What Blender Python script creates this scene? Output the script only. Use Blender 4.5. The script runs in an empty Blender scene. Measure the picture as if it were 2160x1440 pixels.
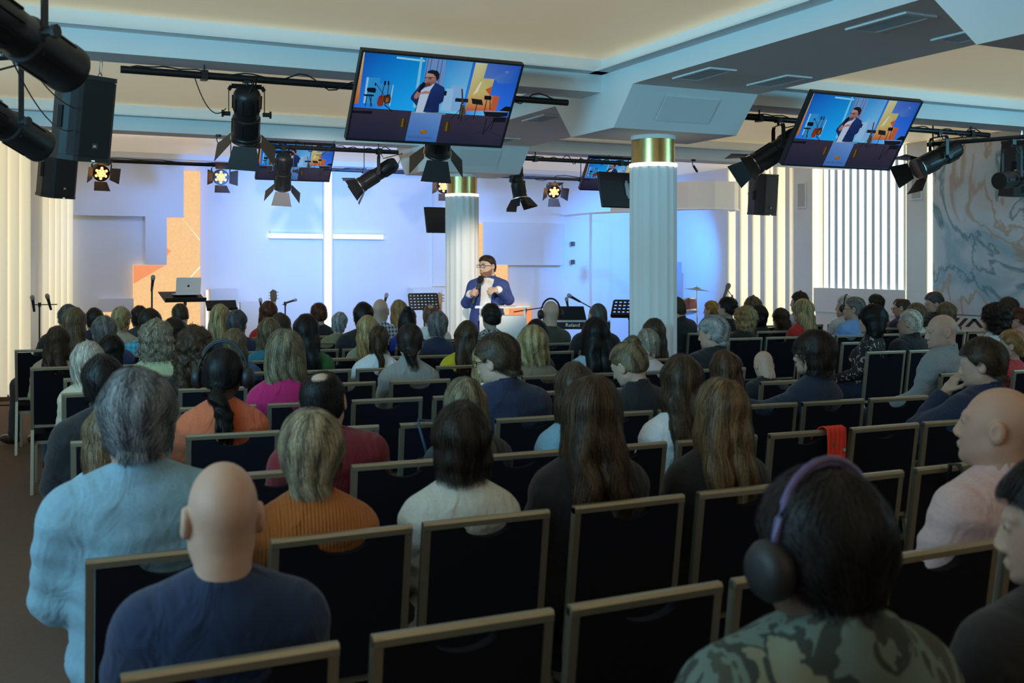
import bpy, bmesh, math, random
import numpy as np
from mathutils import Vector, Matrix
C = bpy.context.collection
SC = bpy.context.scene
rnd = random.Random(7)
PI = math.pi
# ------------------------------------------------------------------ camera, world, lamps, exposure
CAM_Z, YAW = 1.655, math.atan(1060 / 2232)
cd = bpy.data.cameras.new('camera'); cam = bpy.data.objects.new('camera', cd); C.objects.link(cam)
cam.location = (0, 0, CAM_Z); cam.rotation_euler = (PI / 2, 0, -YAW)
cd.sensor_width = 36; cd.lens = 36 * 2232 / 2160; cd.shift_y = -160 / 2160
cd.clip_start = .05; cd.clip_end = 80
cd.dof.use_dof = True; cd.dof.focus_distance = 11.5; cd.dof.aperture_fstop = 5.0
SC.camera = cam
SC.view_settings.view_transform = 'Standard'; SC.view_settings.look = 'None'
SC.view_settings.gamma = 1; SC.view_settings.use_curve_mapping = False
SC.view_settings.exposure = 0.0
w = bpy.data.worlds.new('world'); SC.world = w; w.use_nodes = True
w.node_tree.nodes['Background'].inputs[0].default_value = (.55, .75, 1, 1)
w.node_tree.nodes['Background'].inputs[1].default_value = .0
def aim(o, target):
    d = Vector(target) - o.location
    o.rotation_euler = d.to_track_quat('-Z', 'Y').to_euler()
def area(name, loc, target, sx, sy, power, col, spread=None):
    l = bpy.data.lights.new(name, 'AREA'); l.shape = 'RECTANGLE'; l.size = sx; l.size_y = sy
    l.energy = power; l.color = col
    if spread: l.spread = spread
    o = bpy.data.objects.new(name, l); C.objects.link(o); o.location = loc; aim(o, target); return o
def spot(name, loc, target, power, col, angle, blend=.6, r=.06):
    l = bpy.data.lights.new(name, 'SPOT'); l.energy = power; l.color = col; l.spot_size = math.radians(angle)
    l.spot_blend = blend; l.shadow_soft_size = r
    o = bpy.data.objects.new(name, l); C.objects.link(o); o.location = loc; aim(o, target); return o
# cool area lamps for daylight from unseen windows, plus an added warm rear fill
LW = (.42, .78, 1.0)
area('window_light', (-2.55, 3.4, 1.9), (3, 6.2, 2.0), 5.2, 1.5, 110, LW)
area('side_daylight_fill', (11.0, 1.5, 1.9), (7, 5.0, 2.4), 4.0, 1.5, 60, LW)  # unseen lamp before a solid wall, standing in for side daylight
area('warm_rear_fill', (3.0, -2.2, 3.0), (3.5, 6, 1.2), 5.0, .5, 14, (1, .84, .62))
# unseen cyan area lamps added by the side walls to brighten the beams
CY = (.20, .70, 1.0)
area('cyan_beam_fill', (-2.45, 3.2, 2.80), (4.4, 7.6, 3.12), 2.6, .25, 70, CY, math.radians(80))
area('cyan_beam_fill', (-2.45, 8.4, 2.85), (4.0, 11.9, 3.12), 2.0, .25, 38, CY, math.radians(80))
area('cyan_beam_fill', (10.9, 3.8, 2.80), (7.5, 7.6, 3.10), 2.4, .25, 42, CY, math.radians(90))
BLUE = (.09, .31, 1.0)
spot('blue_stage_spot', (4.25, 12.3, 2.55), (5.4, 17, 2.6), 740, BLUE, 66, .8)
spot('blue_stage_spot', (2.86, 12.35, 2.45), (3.7, 17, 2.7), 560, BLUE, 60, .8)
spot('blue_stage_spot', (6.3, 13.2, 2.9), (8.7, 17, 2.0), 300, BLUE, 62, .8)
spot('blue_stage_spot', (1.3, 15.2, 3.2), (1.5, 17, 2.0), 40, BLUE, 70, .9)
spot('blue_booth_spot', (9.9, 14.6, 2.45), (10.6, 16.8, 1.6), 420, (.03, .27, 1), 100, .7)
spot('white_stage_spot', (1.66, 8.02, 2.50), (5.0, 17, 1.7), 560, (1, .95, .95), 30, .7, .05)
spot('white_stage_spot', (3.10, 8.02, 2.46), (5.05, 11.4, 1.4), 420, (1, .86, .70), 26, .6)
spot('white_stage_spot', (8.2, 7.85, 2.6), (5.05, 11.4, 1.45), 650, (1, .84, .66), 22, .5)
area('stage_wash', (3.6, 13.9, 3.2), (4.2, 16.8, 1.2), 6.0, .3, 12, (1, .95, .95))
area('stage_wash', (8.1, 13.4, 3.2), (8.1, 16.8, 1.2), 3.0, .3, 5, (1, .93, .95))
# ------------------------------------------------------------------ materials
MATS = {}
def nd(nt, t, **kw):
    n = nt.nodes.new(t)
    for k, v in kw.items(): setattr(n, k, v)
    return n
def mat(name, col=(.5, .5, .5), rough=.6, metal=0., emit=None, estr=1., noise=0., nscale=8., bump=0., bscale=60., alpha=1., trans=0., spec=.5, ior=1.45, sheen=0.):
    if name in MATS: return MATS[name]
    m = bpy.data.materials.new(name); m.use_nodes = True; nt = m.node_tree
    b = nt.nodes['Principled BSDF']
    b.inputs['Base Color'].default_value = (*col, 1); b.inputs['Roughness'].default_value = rough
    b.inputs['Metallic'].default_value = metal; b.inputs['Specular IOR Level'].default_value = spec
    b.inputs['IOR'].default_value = ior
    if sheen: b.inputs['Sheen Weight'].default_value = sheen
    if emit is not None:
        b.inputs['Emission Color'].default_value = (*emit, 1); b.inputs['Emission Strength'].default_value = estr
    if alpha < 1: b.inputs['Alpha'].default_value = alpha
    if trans: b.inputs['Transmission Weight'].default_value = trans
    if noise or bump:
        tc = nd(nt, 'ShaderNodeTexCoord')
    if noise:
        n = nd(nt, 'ShaderNodeTexNoise'); n.inputs['Scale'].default_value = nscale; n.inputs['Detail'].default_value = 4
        nt.links.new(tc.outputs['Object'], n.inputs['Vector'])
        mx = nd(nt, 'ShaderNodeMix', data_type='RGBA')
        mx.inputs[6].default_value = (*[c * (1 - noise) for c in col], 1); mx.inputs[7].default_value = (*[min(1, c * (1 + noise)) for c in col], 1)
        nt.links.new(n.outputs['Fac'], mx.inputs[0]); nt.links.new(mx.outputs[2], b.inputs['Base Color'])
    if bump:
        n2 = nd(nt, 'ShaderNodeTexNoise'); n2.inputs['Scale'].default_value = bscale; n2.inputs['Detail'].default_value = 3
        nt.links.new(tc.outputs['Object'], n2.inputs['Vector'])
        bp = nd(nt, 'ShaderNodeBump'); bp.inputs['Strength'].default_value = bump; bp.inputs['Distance'].default_value = .01
        nt.links.new(n2.outputs['Fac'], bp.inputs['Height']); nt.links.new(bp.outputs['Normal'], b.inputs['Normal'])
    MATS[name] = m; return m
WHITE = mat('white_plaster', (.80, .80, .79), .7, noise=.03, nscale=2, bump=.05, bscale=150)
CEIL = mat('stretch_ceiling_added_glow', (.74, .68, .54), .5, noise=.04, nscale=.7, emit=(1, .80, .46), estr=.24)  # even warm emission added to brighten the ceiling and the room below
BLACK = mat('black_metal', (.012, .012, .013), .42, .0, bump=.03, bscale=200)
BLACKP = mat('black_plastic', (.014, .015, .017), .5)
GRILLE = mat('speaker_grille', (.010, .012, .014), .55, bump=.4, bscale=400)
CHROME = mat('chrome', (.75, .77, .8), .2, 1.)
GOLD = mat('brushed_gold', (.62, .45, .18), .32, 1., noise=.15, nscale=30)
GLOWW = mat('white_glow', (.9, .9, .9), .5, emit=(1, .97, .9), estr=2.2)
GLOWCOOL = mat('cool_glow', (.9, .95, 1), .5, emit=(.86, .96, 1), estr=1.7)
GLOWWARM = mat('warm_glow', (.9, .85, .7), .5, emit=(1, .84, .47), estr=.95)
GLOWEDGE = mat('warm_led_line', (.9, .85, .7), .5, emit=(1, .86, .55), estr=2.2)
GLOWX = mat('cross_glow', (.9, .95, 1), .5, emit=(.93, .97, 1), estr=1.15)
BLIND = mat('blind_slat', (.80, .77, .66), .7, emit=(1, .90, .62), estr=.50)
WOODD = mat('dark_wood_base', (.10, .055, .03), .5, noise=.2, nscale=20)
ACRYL = mat('clear_acrylic', (.95, .97, 1), .03, alpha=.045, spec=.6)
PLATE = mat('steel_plate', (.6, .58, .52), .25, 1.)
# ------------------------------------------------------------------ mesh builder
class MB:
    def __init__(s): s.v = []; s.f = []; s.m = []; s.mi = 0
    def add(s, vs, fs):
        o = len(s.v); s.v.extend([tuple(p) for p in vs]); s.f.extend([tuple(i + o for i in f) for f in fs]); s.m.extend([s.mi] * len(fs)); return s
    def box(s, lo, hi, M=None):
        x0, y0, z0 = lo; x1, y1, z1 = hi
        vs = [(x0,y0,z0),(x1,y0,z0),(x1,y1,z0),(x0,y1,z0),(x0,y0,z1),(x1,y0,z1),(x1,y1,z1),(x0,y1,z1)]
        if M is not None: vs = [M @ Vector(p) for p in vs]
        return s.add(vs, [(0,3,2,1),(4,5,6,7),(0,1,5,4),(1,2,6,5),(2,3,7,6),(3,0,4,7)])
    def cbox(s, c, d, M=None): return s.box([c[i]-d[i]/2 for i in range(3)], [c[i]+d[i]/2 for i in range(3)], M)
    def rbox(s, lo, hi, r, M=None, seg=3):            # box with rounded vertical edges
        x0, y0, z0 = lo; x1, y1, z1 = hi; out = []
        for cx, cy, a0 in ((x1-r,y1-r,0),(x0+r,y1-r,PI/2),(x0+r,y0+r,PI),(x1-r,y0+r,1.5*PI)):
            for k in range(seg+1):
                a = a0 + PI/2*k/seg; out.append((cx+r*math.cos(a), cy+r*math.sin(a)))
        return s.prism(out, z0, z1, M)
    def prism(s, poly, z0, z1, M=None):
        n = len(poly); vs = [(p[0], p[1], z0) for p in poly] + [(p[0], p[1], z1) for p in poly]
        if M is not None: vs = [M @ Vector(p) for p in vs]
        return s.add(vs, [tuple(range(n-1,-1,-1)), tuple(range(n,2*n))] + [(i,(i+1)%n,n+(i+1)%n,n+i) for i in range(n)])
    def tube(s, pts, r, n=8, caps=True, r2=None):
        pts = [Vector(p) for p in pts]; k = len(pts); rings = []
        up = Vector((0,0,1))
        for i, p in enumerate(pts):
            d = (pts[min(i+1,k-1)] - pts[max(i-1,0)])
            d = d.normalized() if d.length > 1e-9 else Vector((0,0,1))
            a = d.cross(up if abs(d.z) < .95 else Vector((1,0,0))).normalized(); b = d.cross(a)
            rr = r if r2 is None else r + (r2 - r) * i / max(1, k-1)
            if isinstance(r, (list, tuple)): rr = r[i]
            rings.append([p + a*(rr*math.cos(2*PI*j/n)) + b*(rr*math.sin(2*PI*j/n)) for j in range(n)])
        vs = [q for R in rings for q in R]; fs = []
        for i in range(k-1):
            for j in range(n): fs.append((i*n+j, i*n+(j+1)%n, (i+1)*n+(j+1)%n, (i+1)*n+j))
        if caps: fs += [tuple(range(n-1,-1,-1)), tuple(range((k-1)*n, k*n))]
        return s.add(vs, fs)
    def lathe(s, prof, n=24, M=None, sides=None):
        vs = []; fs = []; k = len(prof)
        for r, z in prof:
            for j in range(n):
                a = 2*PI*j/n; rr = r * (sides(j) if sides else 1)
                vs.append((rr*math.cos(a), rr*math.sin(a), z))
        for i in range(k-1):
            for j in range(n): fs.append((i*n+j, i*n+(j+1)%n, (i+1)*n+(j+1)%n, (i+1)*n+j))
        fs += [tuple(range(n-1,-1,-1)), tuple(range((k-1)*n, k*n))]
        if M is not None: vs = [M @ Vector(p) for p in vs]
        return s.add(vs, fs)
    def quad(s, a, b, c, d): return s.add([a,b,c,d], [(0,1,2,3)])
    def mesh(s, name, mats, smooth=False):
        me = bpy.data.meshes.new(name); me.from_pydata(s.v, [], s.f)
        for m in (mats if isinstance(mats, (list,tuple)) else [mats]): me.materials.append(m)
        if any(s.m): me.polygons.foreach_set('material_index', s.m)
        if smooth: me.polygons.foreach_set('use_smooth', [True]*len(s.f))
        me.update(); return me
    def obj(s, name, mats, parent=None, smooth=False, auto=False):
        me = s.mesh(name, mats, smooth or auto)
        if auto:
            try: me.set_sharp_from_angle(angle=math.radians(35))
            except Exception: pass
        return link(name, me, parent)
def link(name, me, parent=None):
    o = bpy.data.objects.new(name, me); C.objects.link(o)
    if parent is not None: o.parent = parent
    return o
def tag(o, label, cat, group=None, kind=None):
    o['label'] = label; o['category'] = cat
    if group: o['group'] = group
    if kind: o['kind'] = kind
    return o
def thing(name, label, cat, loc=(0,0,0), rz=0, group=None, rot=None):
    o = bpy.data.objects.new(name, None); C.objects.link(o); o.location = loc
    o.rotation_euler = rot if rot is not None else (0,0,rz); o.empty_display_size = .1
    return tag(o, label, cat, group)
def struct(mb, name, mats, parent=None, **k):
    o = mb.obj(name, mats, parent, **k)
    if parent is None: o['kind'] = 'structure'
    return o
def R(ax, a): return Matrix.Rotation(a, 4, ax)
def T(*p): return Matrix.Translation(Vector(p))
# ------------------------------------------------------------------ the room
XL, XR, YB, YF, ZC = -2.7, 11.3, -3.2, 17.0, 3.35
fl = mat('carpet', (.17, .108, .080), .95, noise=.18, nscale=40, bump=.5, bscale=500)
struct(MB().box((XL-.2, YB-.2, -.1), (XR+.2, YF+.2, 0)), 'floor', fl)
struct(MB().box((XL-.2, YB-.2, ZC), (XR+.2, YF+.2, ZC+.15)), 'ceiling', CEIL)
struct(MB().box((XL-.2, YF, 0), (XR+.2, YF+.2, ZC)), 'wall_front', WHITE)
m = MB(); m.box((XL-.2, YB-.2, 0), (XR+.2, YB, 1.0)); m.box((XL-.2, YB-.2, 2.7), (XR+.2, YB, ZC)); m.box((XL-.2, YB-.2, 1.0), (-.3, YB, 2.7)); m.box((4.7, YB-.2, 1.0), (XR+.2, YB, 2.7))
struct(m, 'wall_back', WHITE)
m = MB(); m.box((XL-.2, YB, 0), (XL, 14.34, .9)); m.box((XL-.2, YB, 2.6), (XL, 14.34, ZC)); m.box((XL-.2, YB, .9), (XL, .7, 2.6)); m.box((XL-.2, 6.1, .9), (XL, 14.34, 2.6)); m.box((XL-.2, 14.5, 0), (.24, YF, ZC))
struct(m, 'wall_left', WHITE)
struct(MB().box((XR, YB-.2, 0), (XR+.2, YF, ZC)), 'wall_right', WHITE)
# window frames with panes in the two openings behind the camera
fm = mat('window_frame_white', (.7, .7, .7), .5)
m = MB()
for x in (-.3, 1.35, 3.0, 4.64): m.box((x, YB-.12, 1.0), (x+.06, YB-.04, 2.7))
for z in (1.0, 2.64): m.box((-.3, YB-.12, z), (4.7, YB-.04, z+.06))
w1 = struct(m, 'window_1', fm); MB().box((-.24, YB-.09, 1.06), (4.64, YB-.08, 2.64)).obj('pane', ACRYL, w1)
m = MB()
for y in (.7, 2.48, 4.26, 6.04): m.box((XL-.12, y, .9), (XL-.04, y+.06, 2.6))
for z in (.9, 2.54): m.box((XL-.12, .7, z), (XL-.04, 6.1, z+.06))
w2 = struct(m, 'window_2', fm); MB().box((XL-.09, .76, .96), (XL-.08, 6.04, 2.54)).obj('pane', ACRYL, w2)
# ceiling beams with their cove lips
BX0, BX1, ZB, ZLIP = 4.41, 5.63, 3.08, 3.225
LIP = mat('cove_lip', (.78, .78, .78), .6)
def xbeam(y0, y1, x0, x1, name):
    o = struct(MB().box((x0, y0, ZB), (x1, y1, ZC)), name, WHITE)
    MB().box((x0, y0-.13, ZLIP), (x1, y0, ZLIP+.014)).obj('cove_lip', LIP, o)
    MB().box((x0, y1, ZLIP), (x1, y1+.13, ZLIP+.014)).obj('cove_lip', LIP, o)
k = 0
for yc in (3.46, 7.73, 12.0):
    for x0, x1 in ((XL, BX0), (BX1, XR)):
        k += 1; xbeam(yc-.17, yc+.17, x0, x1, 'trim_%d' % k)
o = struct(MB().box((BX0, YB, ZB), (BX1, 12.66, ZC)), 'trim_7', WHITE)
cuts = [YB, 3.29, 3.63, 7.56, 7.90, 11.83, 12.17, 12.66]
for a, b in zip(cuts[::2], cuts[1::2]):
    MB().box((BX0-.13, a, ZLIP), (BX0, b, ZLIP+.014)).obj('cove_lip', LIP, o)
    MB().box((BX1, a, ZLIP), (BX1+.13, b, ZLIP+.014)).obj('cove_lip', LIP, o)
# slotted grilles in the underside of the long beam
gm = mat('vent_slot', (.05, .06, .065), .6)
def ceil_vent(x, y, i, lab):
    t = thing('ceiling_vent', lab, 'vent', (x, y, ZB), 0, 'air vents in the underside of the long beam')
    m = MB()
    for a, b in (((-.12,-.24,-.012),(.12,-.2,0)), ((-.12,.2,-.012),(.12,.24,0)), ((-.12,-.2,-.012),(-.085,.2,0)), ((.085,-.2,-.012),(.12,.2,0))): m.box(a, b)
    m.obj('frame', LIP, t)
    MB().box((-.085, -.2, -.002), (.085, .2, -.0005)).obj('slot_backing', gm, t)
    s0 = MB().box((-.006, -.2, -.011), (.002, .2, -.003)).mesh('slat', mat('vent_slat', (.45,.5,.52), .5))
    for j in range(7): o = link('slat', s0, t); o.location = (-.066+.022*j, 0, 0)
vl = {(4.66,4.65):'larger near air vent in the beam underside beside the khaki ceiling panel',
      (5.36,4.65):'air vent in the beam underside, half hidden by a hanging capital',
      (4.66,6.49):'air vent under the beam close above the near column capital, inner side',
      (5.36,6.49):'air vent under the beam above the near capital, beside the second yellow ceiling',
      (4.66,9.1):'pale air vent under the beam behind the end of the black pipe',
      (5.05,10.9):'small pale air vent under the beam just above the far column capital'}
for i, ((x, y), lab) in enumerate(vl.items()): ceil_vent(x, y, i, lab)
# columns with tapering capitals
def column(y, cap, i, lab):
    m = MB()
    for X in (BX0, BX1): pass
    pr = [(y-.65, ZB), (y+.65, ZB), (y+.36, 2.77), (y-.36, 2.77)]
    vs = [(BX0, a, b) for a, b in pr] + [(BX1, a, b) for a, b in pr]
    m.add(vs, [(3,2,1,0), (4,5,6,7), (0,4,7,3), (3,7,6,2), (2,6,5,1)])
    c = struct(m, 'trim_%d' % (10+i), WHITE)
    MB().add([(4.72, y-.575, 2.99), (5.2, y-.575, 2.99), (5.2, y-.415, 2.82), (4.72, y-.415, 2.82)], [(0,3,2,1)])
    Mp = Matrix(((1,0,0,5.02),(0,.683,-.73,y-.515),(0,-.73,-.683,2.93),(0,0,0,1)))
    if cap: MB().box((-.26,-.12,0),(.26,.12,.006), Mp).obj('access_panel', mat('access_panel', (.74,.74,.73), .6), c)
    t = thing('column', lab, 'column', (5.02, y, 0), 0, 'fluted white columns')
    t['kind'] = 'structure'
    n = 96
    def flute(j): return 1 - .05*(0 if (j % 6) in (0,) else 1) if False else (1.0 if (j % 6) in (0,1) else (.945 if (j % 6) in (3,4) else .96))
    MB().lathe([(.205, 0), (.205, 2.50)], n, None, flute).obj('shaft', WHITE, t, auto=True)
    MB().lathe([(.19, 2.505), (.207, 2.505), (.207, 2.53), (.19, 2.53)], 40).obj('light_ring', GLOWW, t, smooth=False)
    MB().lathe([(.186, 2.53), (.186, 2.735)], 48).obj('gold_collar', GOLD, t, auto=True)
    MB().lathe([(.192, 2.735), (.192, 2.77)], 40).obj('top_disc', WHITE, t, auto=True)
column(7.73, True, 1, 'white fluted column with gold collar and glowing ring, the thicker near one')
column(12.0, True, 2, 'white fluted column with gold collar beside the speaker, further away')
pr = [(3.46-.65, ZB), (3.46+.65, ZB), (3.46+.36, 2.77), (3.46-.36, 2.77)]
struct(MB().add([(BX0, a, b) for a, b in pr] + [(BX1, a, b) for a, b in pr], [(3,2,1,0), (4,5,6,7), (0,4,7,3), (3,7,6,2), (2,6,5,1)]), 'trim_13', WHITE)
# ---- the stage wall: raised stepped panels, LED stair walls, lit cross
m = MB(); m.box((.85, 16.86, 2.40), (2.42, YF, 3.30)); m.box((1.86, 16.86, 1.67), (2.17, YF, 2.40)); m.box((1.22, 16.86, .965), (1.69, YF, 1.16))
struct(m, 'trim_20', WHITE)
m = MB(); m.box((6.55, 16.88, 2.42), (6.95, YF, 3.30)); m.box((7.46, 16.9, 1.66), (9.05, YF, 2.42)); m.box((6.55,16.93,1.30),(6.95,YF,2.42))
struct(m, 'trim_21', WHITE)
led = bpy.data.materials.new('led_picture'); led.use_nodes = True; nt = led.node_tree; b = nt.nodes['Principled BSDF']
tc = nd(nt, 'ShaderNodeTexCoord'); n1 = nd(nt, 'ShaderNodeTexNoise'); n1.inputs['Scale'].default_value = 22; n1.inputs['Detail'].default_value = 6
n2 = nd(nt, 'ShaderNodeTexVoronoi'); n2.inputs['Scale'].default_value = 16
cr = nd(nt, 'ShaderNodeValToRGB'); cr.color_ramp.elements[0].position = .15; cr.color_ramp.elements[0].color = (1, .53, .22, 1); cr.color_ramp.elements[1].position = .85; cr.color_ramp.elements[1].color = (1, .68, .34, 1)
r2 = nd(nt, 'ShaderNodeValToRGB'); r2.color_ramp.elements[0].position = .0; r2.color_ramp.elements[0].color = (1,.95,.75,1); r2.color_ramp.elements[1].position = .13; r2.color_ramp.elements[1].color = (0,0,0,1)
mx = nd(nt, 'ShaderNodeMix', data_type='RGBA', blend_type='ADD'); mx.inputs[0].default_value = .3
L = nt.links.new
L(tc.outputs['Object'], n1.inputs['Vector']); L(tc.outputs['Object'], n2.inputs['Vector']); L(n1.outputs['Fac'], cr.inputs[0]); L(n2.outputs['Distance'], r2.inputs[0])
L(cr.outputs[0], mx.inputs[6]); L(r2.outputs[0], mx.inputs[7]); L(mx.outputs[2], b.inputs['Emission Color']); b.inputs['Emission Strength'].default_value = .95; b.inputs['Base Color'].default_value = (.008,.007,.006,1)
b.inputs['Specular IOR Level'].default_value = .1; MATS['led_picture'] = led
ORANGE = mat('led_orange', (.05,.03,.02), .5, emit=(.95,.32,.12), estr=.95)
STREAK = mat('led_streak', (.05,.03,.02), .5, emit=(1,.85,.6), estr=1.05)
def led_stair(x_in, sgn, lab, marks):
    t = thing('led_wall', lab, 'led screen', (x_in, 16.95, 0), 0)
    st = [(.25, .96, 3.12), (.50, .96, 2.39), (.98, .96, 1.665), (1.45, .25, .955)]
    for i in range(4):
        x0 = st[i-1][0] if i else 0
        x0, x1 = sorted((sgn*x0, sgn*st[i][0]))
        zt = st[i][2]; z = .25
        while z < zt - .05:
            z1 = min(z + .7175, zt); MB().box((x0+.0008, -.06, z+.0008), (x1-.0008, .02, z1-.0008)).obj('led_module', led, t); z = z1
    m = MB()
    for p in marks['orange']: m.add([(sgn*a, -.0615, b) for a, b in p], [tuple(range(len(p)))])
    m.obj('orange_shape', ORANGE, t)
    m = MB()
    for p in marks['streak']: m.add([(sgn*a, -.062, b) for a, b in p], [tuple(range(len(p)))])
    m.obj('light_streak', STREAK, t)
led_stair(2.671, -1, 'stepped orange glitter LED screen on the stage wall behind the laptop', {'orange': [[(.98,1.66),(.52,1.66),(.98,1.38)], [(.5,1.93),(.43,1.88),(.5,1.80)]], 'streak': [[(.26,2.36),(.245,2.35),(.0,2.03),(.01,2.07)], [(.0,1.62),(.005,1.65),(.2,1.42),(.19,1.41)]]})
led_stair(6.96, 1, 'stepped gold LED screen on the stage wall behind the speaker and far column', {'orange': [[(.98,.96),(.6,.96),(.98,1.2)], [(1.45,.955),(1.0,.955),(1.0,.3),(1.45,.3)]], 'streak': [[(.06,2.3),(.08,2.3),(.4,1.8),(.38,1.8)]]})
# cross: a lit recess in a slim frame
t = thing('cross', 'white glowing cross on the blue-lit stage wall', 'cross', (4.712, 16.97, 0))
m = MB(); m.box((-.085,-.03,.6),(-.062,.03,3.33)); m.box((.062,-.03,.6),(.085,.03,3.33)); m.obj('upright_frame', WHITE, t)
MB().box((-.062,-.012,.6),(.062,.03,3.33)).obj('upright', GLOWX, t)
MB().box((-.95,-.016,2.10),(.95,.028,2.17)).obj('crossbar', GLOWX, t)
m = MB(); m.box((-.95,-.05,2.17),(-.085,.03,2.20)); m.box((.085,-.05,2.17),(.95,.03,2.20)); m.box((-.96,-.05,2.085),(-.085,.03,2.1)); m.box((.085,-.05,2.085),(.96,.03,2.1)); m.box((-.95,-.03,2.2),(-.085,.03,2.215)); m.obj('crossbar_frame', WHITE, t)
# stepped white plinths with a lit edge by the wall
def plinth(x0, x1, zt, side, lab):
    t = thing('plinth', lab, 'plinth', ((x0+x1)/2, 16.72, 0), 0, 'lit white plinths along the stage wall')
    hw = (x1-x0)/2
    MB().box((-hw, -.1, 0), (hw, .2, zt)).obj('block', WHITE, t)
    e = hw if side > 0 else -hw
    MB().box((min(e, e+side*.03), .1, .05), (max(e, e+side*.03), .14, zt-.02)).obj('light_strip', GLOWX, t)
plinth(2.78, 3.20, 1.295, -1, 'tall lit white plinth next to the orange LED screen')
plinth(3.24, 3.62, 1.085, -1, 'lower lit white plinth between the tall plinth and the cross')
plinth(6.07, 6.54, 1.28, 1, 'lit white plinth beside the far column, behind the perforated music stand')
# coloured cove at the top of the stage wall
o = struct(MB().box((.85, 16.7, 3.27), (11.3, 17, ZC)), 'trim_22', WHITE)
# vertical blinds, the light from behind put into the slats as emission
def blinds(name, x0, x1, y, n, z0, z1, lab, base):
    t = thing(name, lab, 'blinds', ((x0+x1)/2, y, 0))
    wd = (x1-x0)/n
    s0 = MB()
    pr = [(-wd/2, .026), (-wd*.25, -.012), (wd*.2, -.030), (wd/2+.004, -.036), (wd*.2, -.026), (-wd*.25, -.007)]
    s0.prism(pr, z0, z1); me = s0.mesh('slat', BLIND, True)
    for j in range(n): o = link('slat', me, t); o.location = (x0-(x0+x1)/2+wd*(j+.5), 0, 0)
    MB().box((x0-(x0+x1)/2, -.03, z1), ((x1-x0)/2, .05, z1+.05)).obj('head_rail', WHITE, t)
    if base: MB().box((x0-(x0+x1)/2, .0, 0), ((x1-x0)/2, .06, z0+.02)).obj('base_board', WOODD, t)
blinds('vertical_blind', -1.45, .23, 14.34, 13, .055, 3.29, 'wide cream vertical blind glowing warm at the room edge, reaching the carpet', True)
blinds('vertical_blind', .43, .84, 16.88, 5, .06, 3.29, 'narrow cream vertical blind beside the grey stage wall panel', True)
# ---- right wall: lit fins, niche of light bars, vents, marble slab
t = thing('fin_panel', 'white wall fins with warm light between them beside the drum booth', 'wall panel', (XR-.004, 0, 0))
lit = [(14.946,14.731),(14.614,14.397),(14.284,14.074),(13.964,13.749),(13.655,13.447)]
for a, b in lit: MB().box((-.03, b, .12), (-.005, a, 3.33)).obj('light_panel', GLOWWARM, t)
ed = [15.3] + [y for ab in lit for y in ab] + [13.344]
for i in range(0, len(ed), 2):
    a, b = ed[i], ed[i+1]; MB().box((-.06, b, 0), (0, a, 3.34)).obj('fin', WHITE, t)
m = struct(MB().box((XR-.13, 12.74, 0), (XR, 13.17, 3.34)), 'trim_30', WHITE)
struct(MB().box((XR-.13, 10.485, 0), (XR, 10.842, 3.34)), 'trim_31', WHITE)
struct(MB().box((XR-.13, 10.868, .95), (XR, 12.71, 1.318)), 'trim_32', WHITE)
MB().box((XR-.10, 10.868, 0), (XR, 12.71, .95)).obj('trim_33', WHITE)['kind'] = 'structure'
def led_line(y, z0, z1, lab, wd=.03):
    tag(MB().box((XR-.10, y-wd/2, z0), (XR-.03, y+wd/2, z1)).obj('led_strip', GLOWEDGE), lab, 'light strip', 'warm light strips of the side wall')
led_line(13.185, .1, 3.3, 'thin warm light strip between the fins and the first wall vent')
led_line(12.722, .1, 3.3, 'thin warm light strip left of the bright light bars', .028)
led_line(10.855, .1, 3.3, 'thin warm light strip to the right of the bright light bars', .028)
led_line(10.455, .1, 3.3, 'thin warm light strip along the edge of the marble slab', .05)
t = thing('light_niche', 'wall niche of bright cool vertical light bars between grey fins', 'wall light', (XR-.004, 0, 0))
MB().box((-.02, 10.868, 1.318), (0, 12.71, 3.34)).obj('backing', WHITE, t)
MB().box((-.05, 12.6, 1.32), (-.02, 12.69, 3.33)).obj('light_panel', GLOWWARM, t); MB().box((-.05, 10.88, 1.32), (-.02, 10.93, 3.33)).obj('light_panel', GLOWWARM, t)
ST = [(12.555,12.483),(12.412,12.347),(12.257,12.188),(12.105,12.037),(11.955,11.888),(11.808,11.737),(11.659,11.586),(11.504,11.432),(11.362,11.289),(11.207,11.134),(11.056,10.983)]
for a, b in ST: MB().box((-.06, b, 1.32), (-.021, a, 3.33)).obj('light_bar', GLOWCOOL, t)
FINC = mat('grey_fin', (.50, .55, .58), .6)
ed = [12.6] + [y for ab in ST for y in ab] + [10.93]
for i in range(0, len(ed), 2): MB().box((-.045, ed[i+1]+.002, 1.32), (-.02, ed[i]-.002, 3.33)).obj('fin', FINC, t)
def wall_vent(y, lab):
    t = thing('wall_vent', lab, 'vent', (XR-.13, y, 2.75), 0, 'tall air vents in the side wall')
    m = MB(); m.box((-.02,-.10,-.2),(0,-.08,.2)); m.box((-.02,.08,-.2),(0,.10,.2)); m.box((-.02,-.08,.18),(0,.08,.2)); m.box((-.02,-.08,-.2),(0,.08,-.18)); m.obj('frame', LIP, t)
    MB().box((-.004,-.08,-.18),(-.0005,.08,.18)).obj('slot_backing', gm, t)
    s = MB().box((-.016,-.004,-.18),(-.005,.004,.18)).mesh('slat', LIP)
    for j in range(8): o = link('slat', s, t); o.location = (0, -.07+.02*j, 0)
wall_vent(12.965, 'tall narrow air vent on the white wall beside the warm fins')
wall_vent(10.65, 'tall narrow air vent on the white wall beside the marble slab')
mar = bpy.data.materials.new('blue_marble'); mar.use_nodes = True; nt = mar.node_tree; b = nt.nodes['Principled BSDF']; L = nt.links.new
tc = nd(nt, 'ShaderNodeTexCoord'); mp = nd(nt, 'ShaderNodeMapping'); mp.inputs['Location'].default_value = (0, 2.2, .4)
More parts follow.
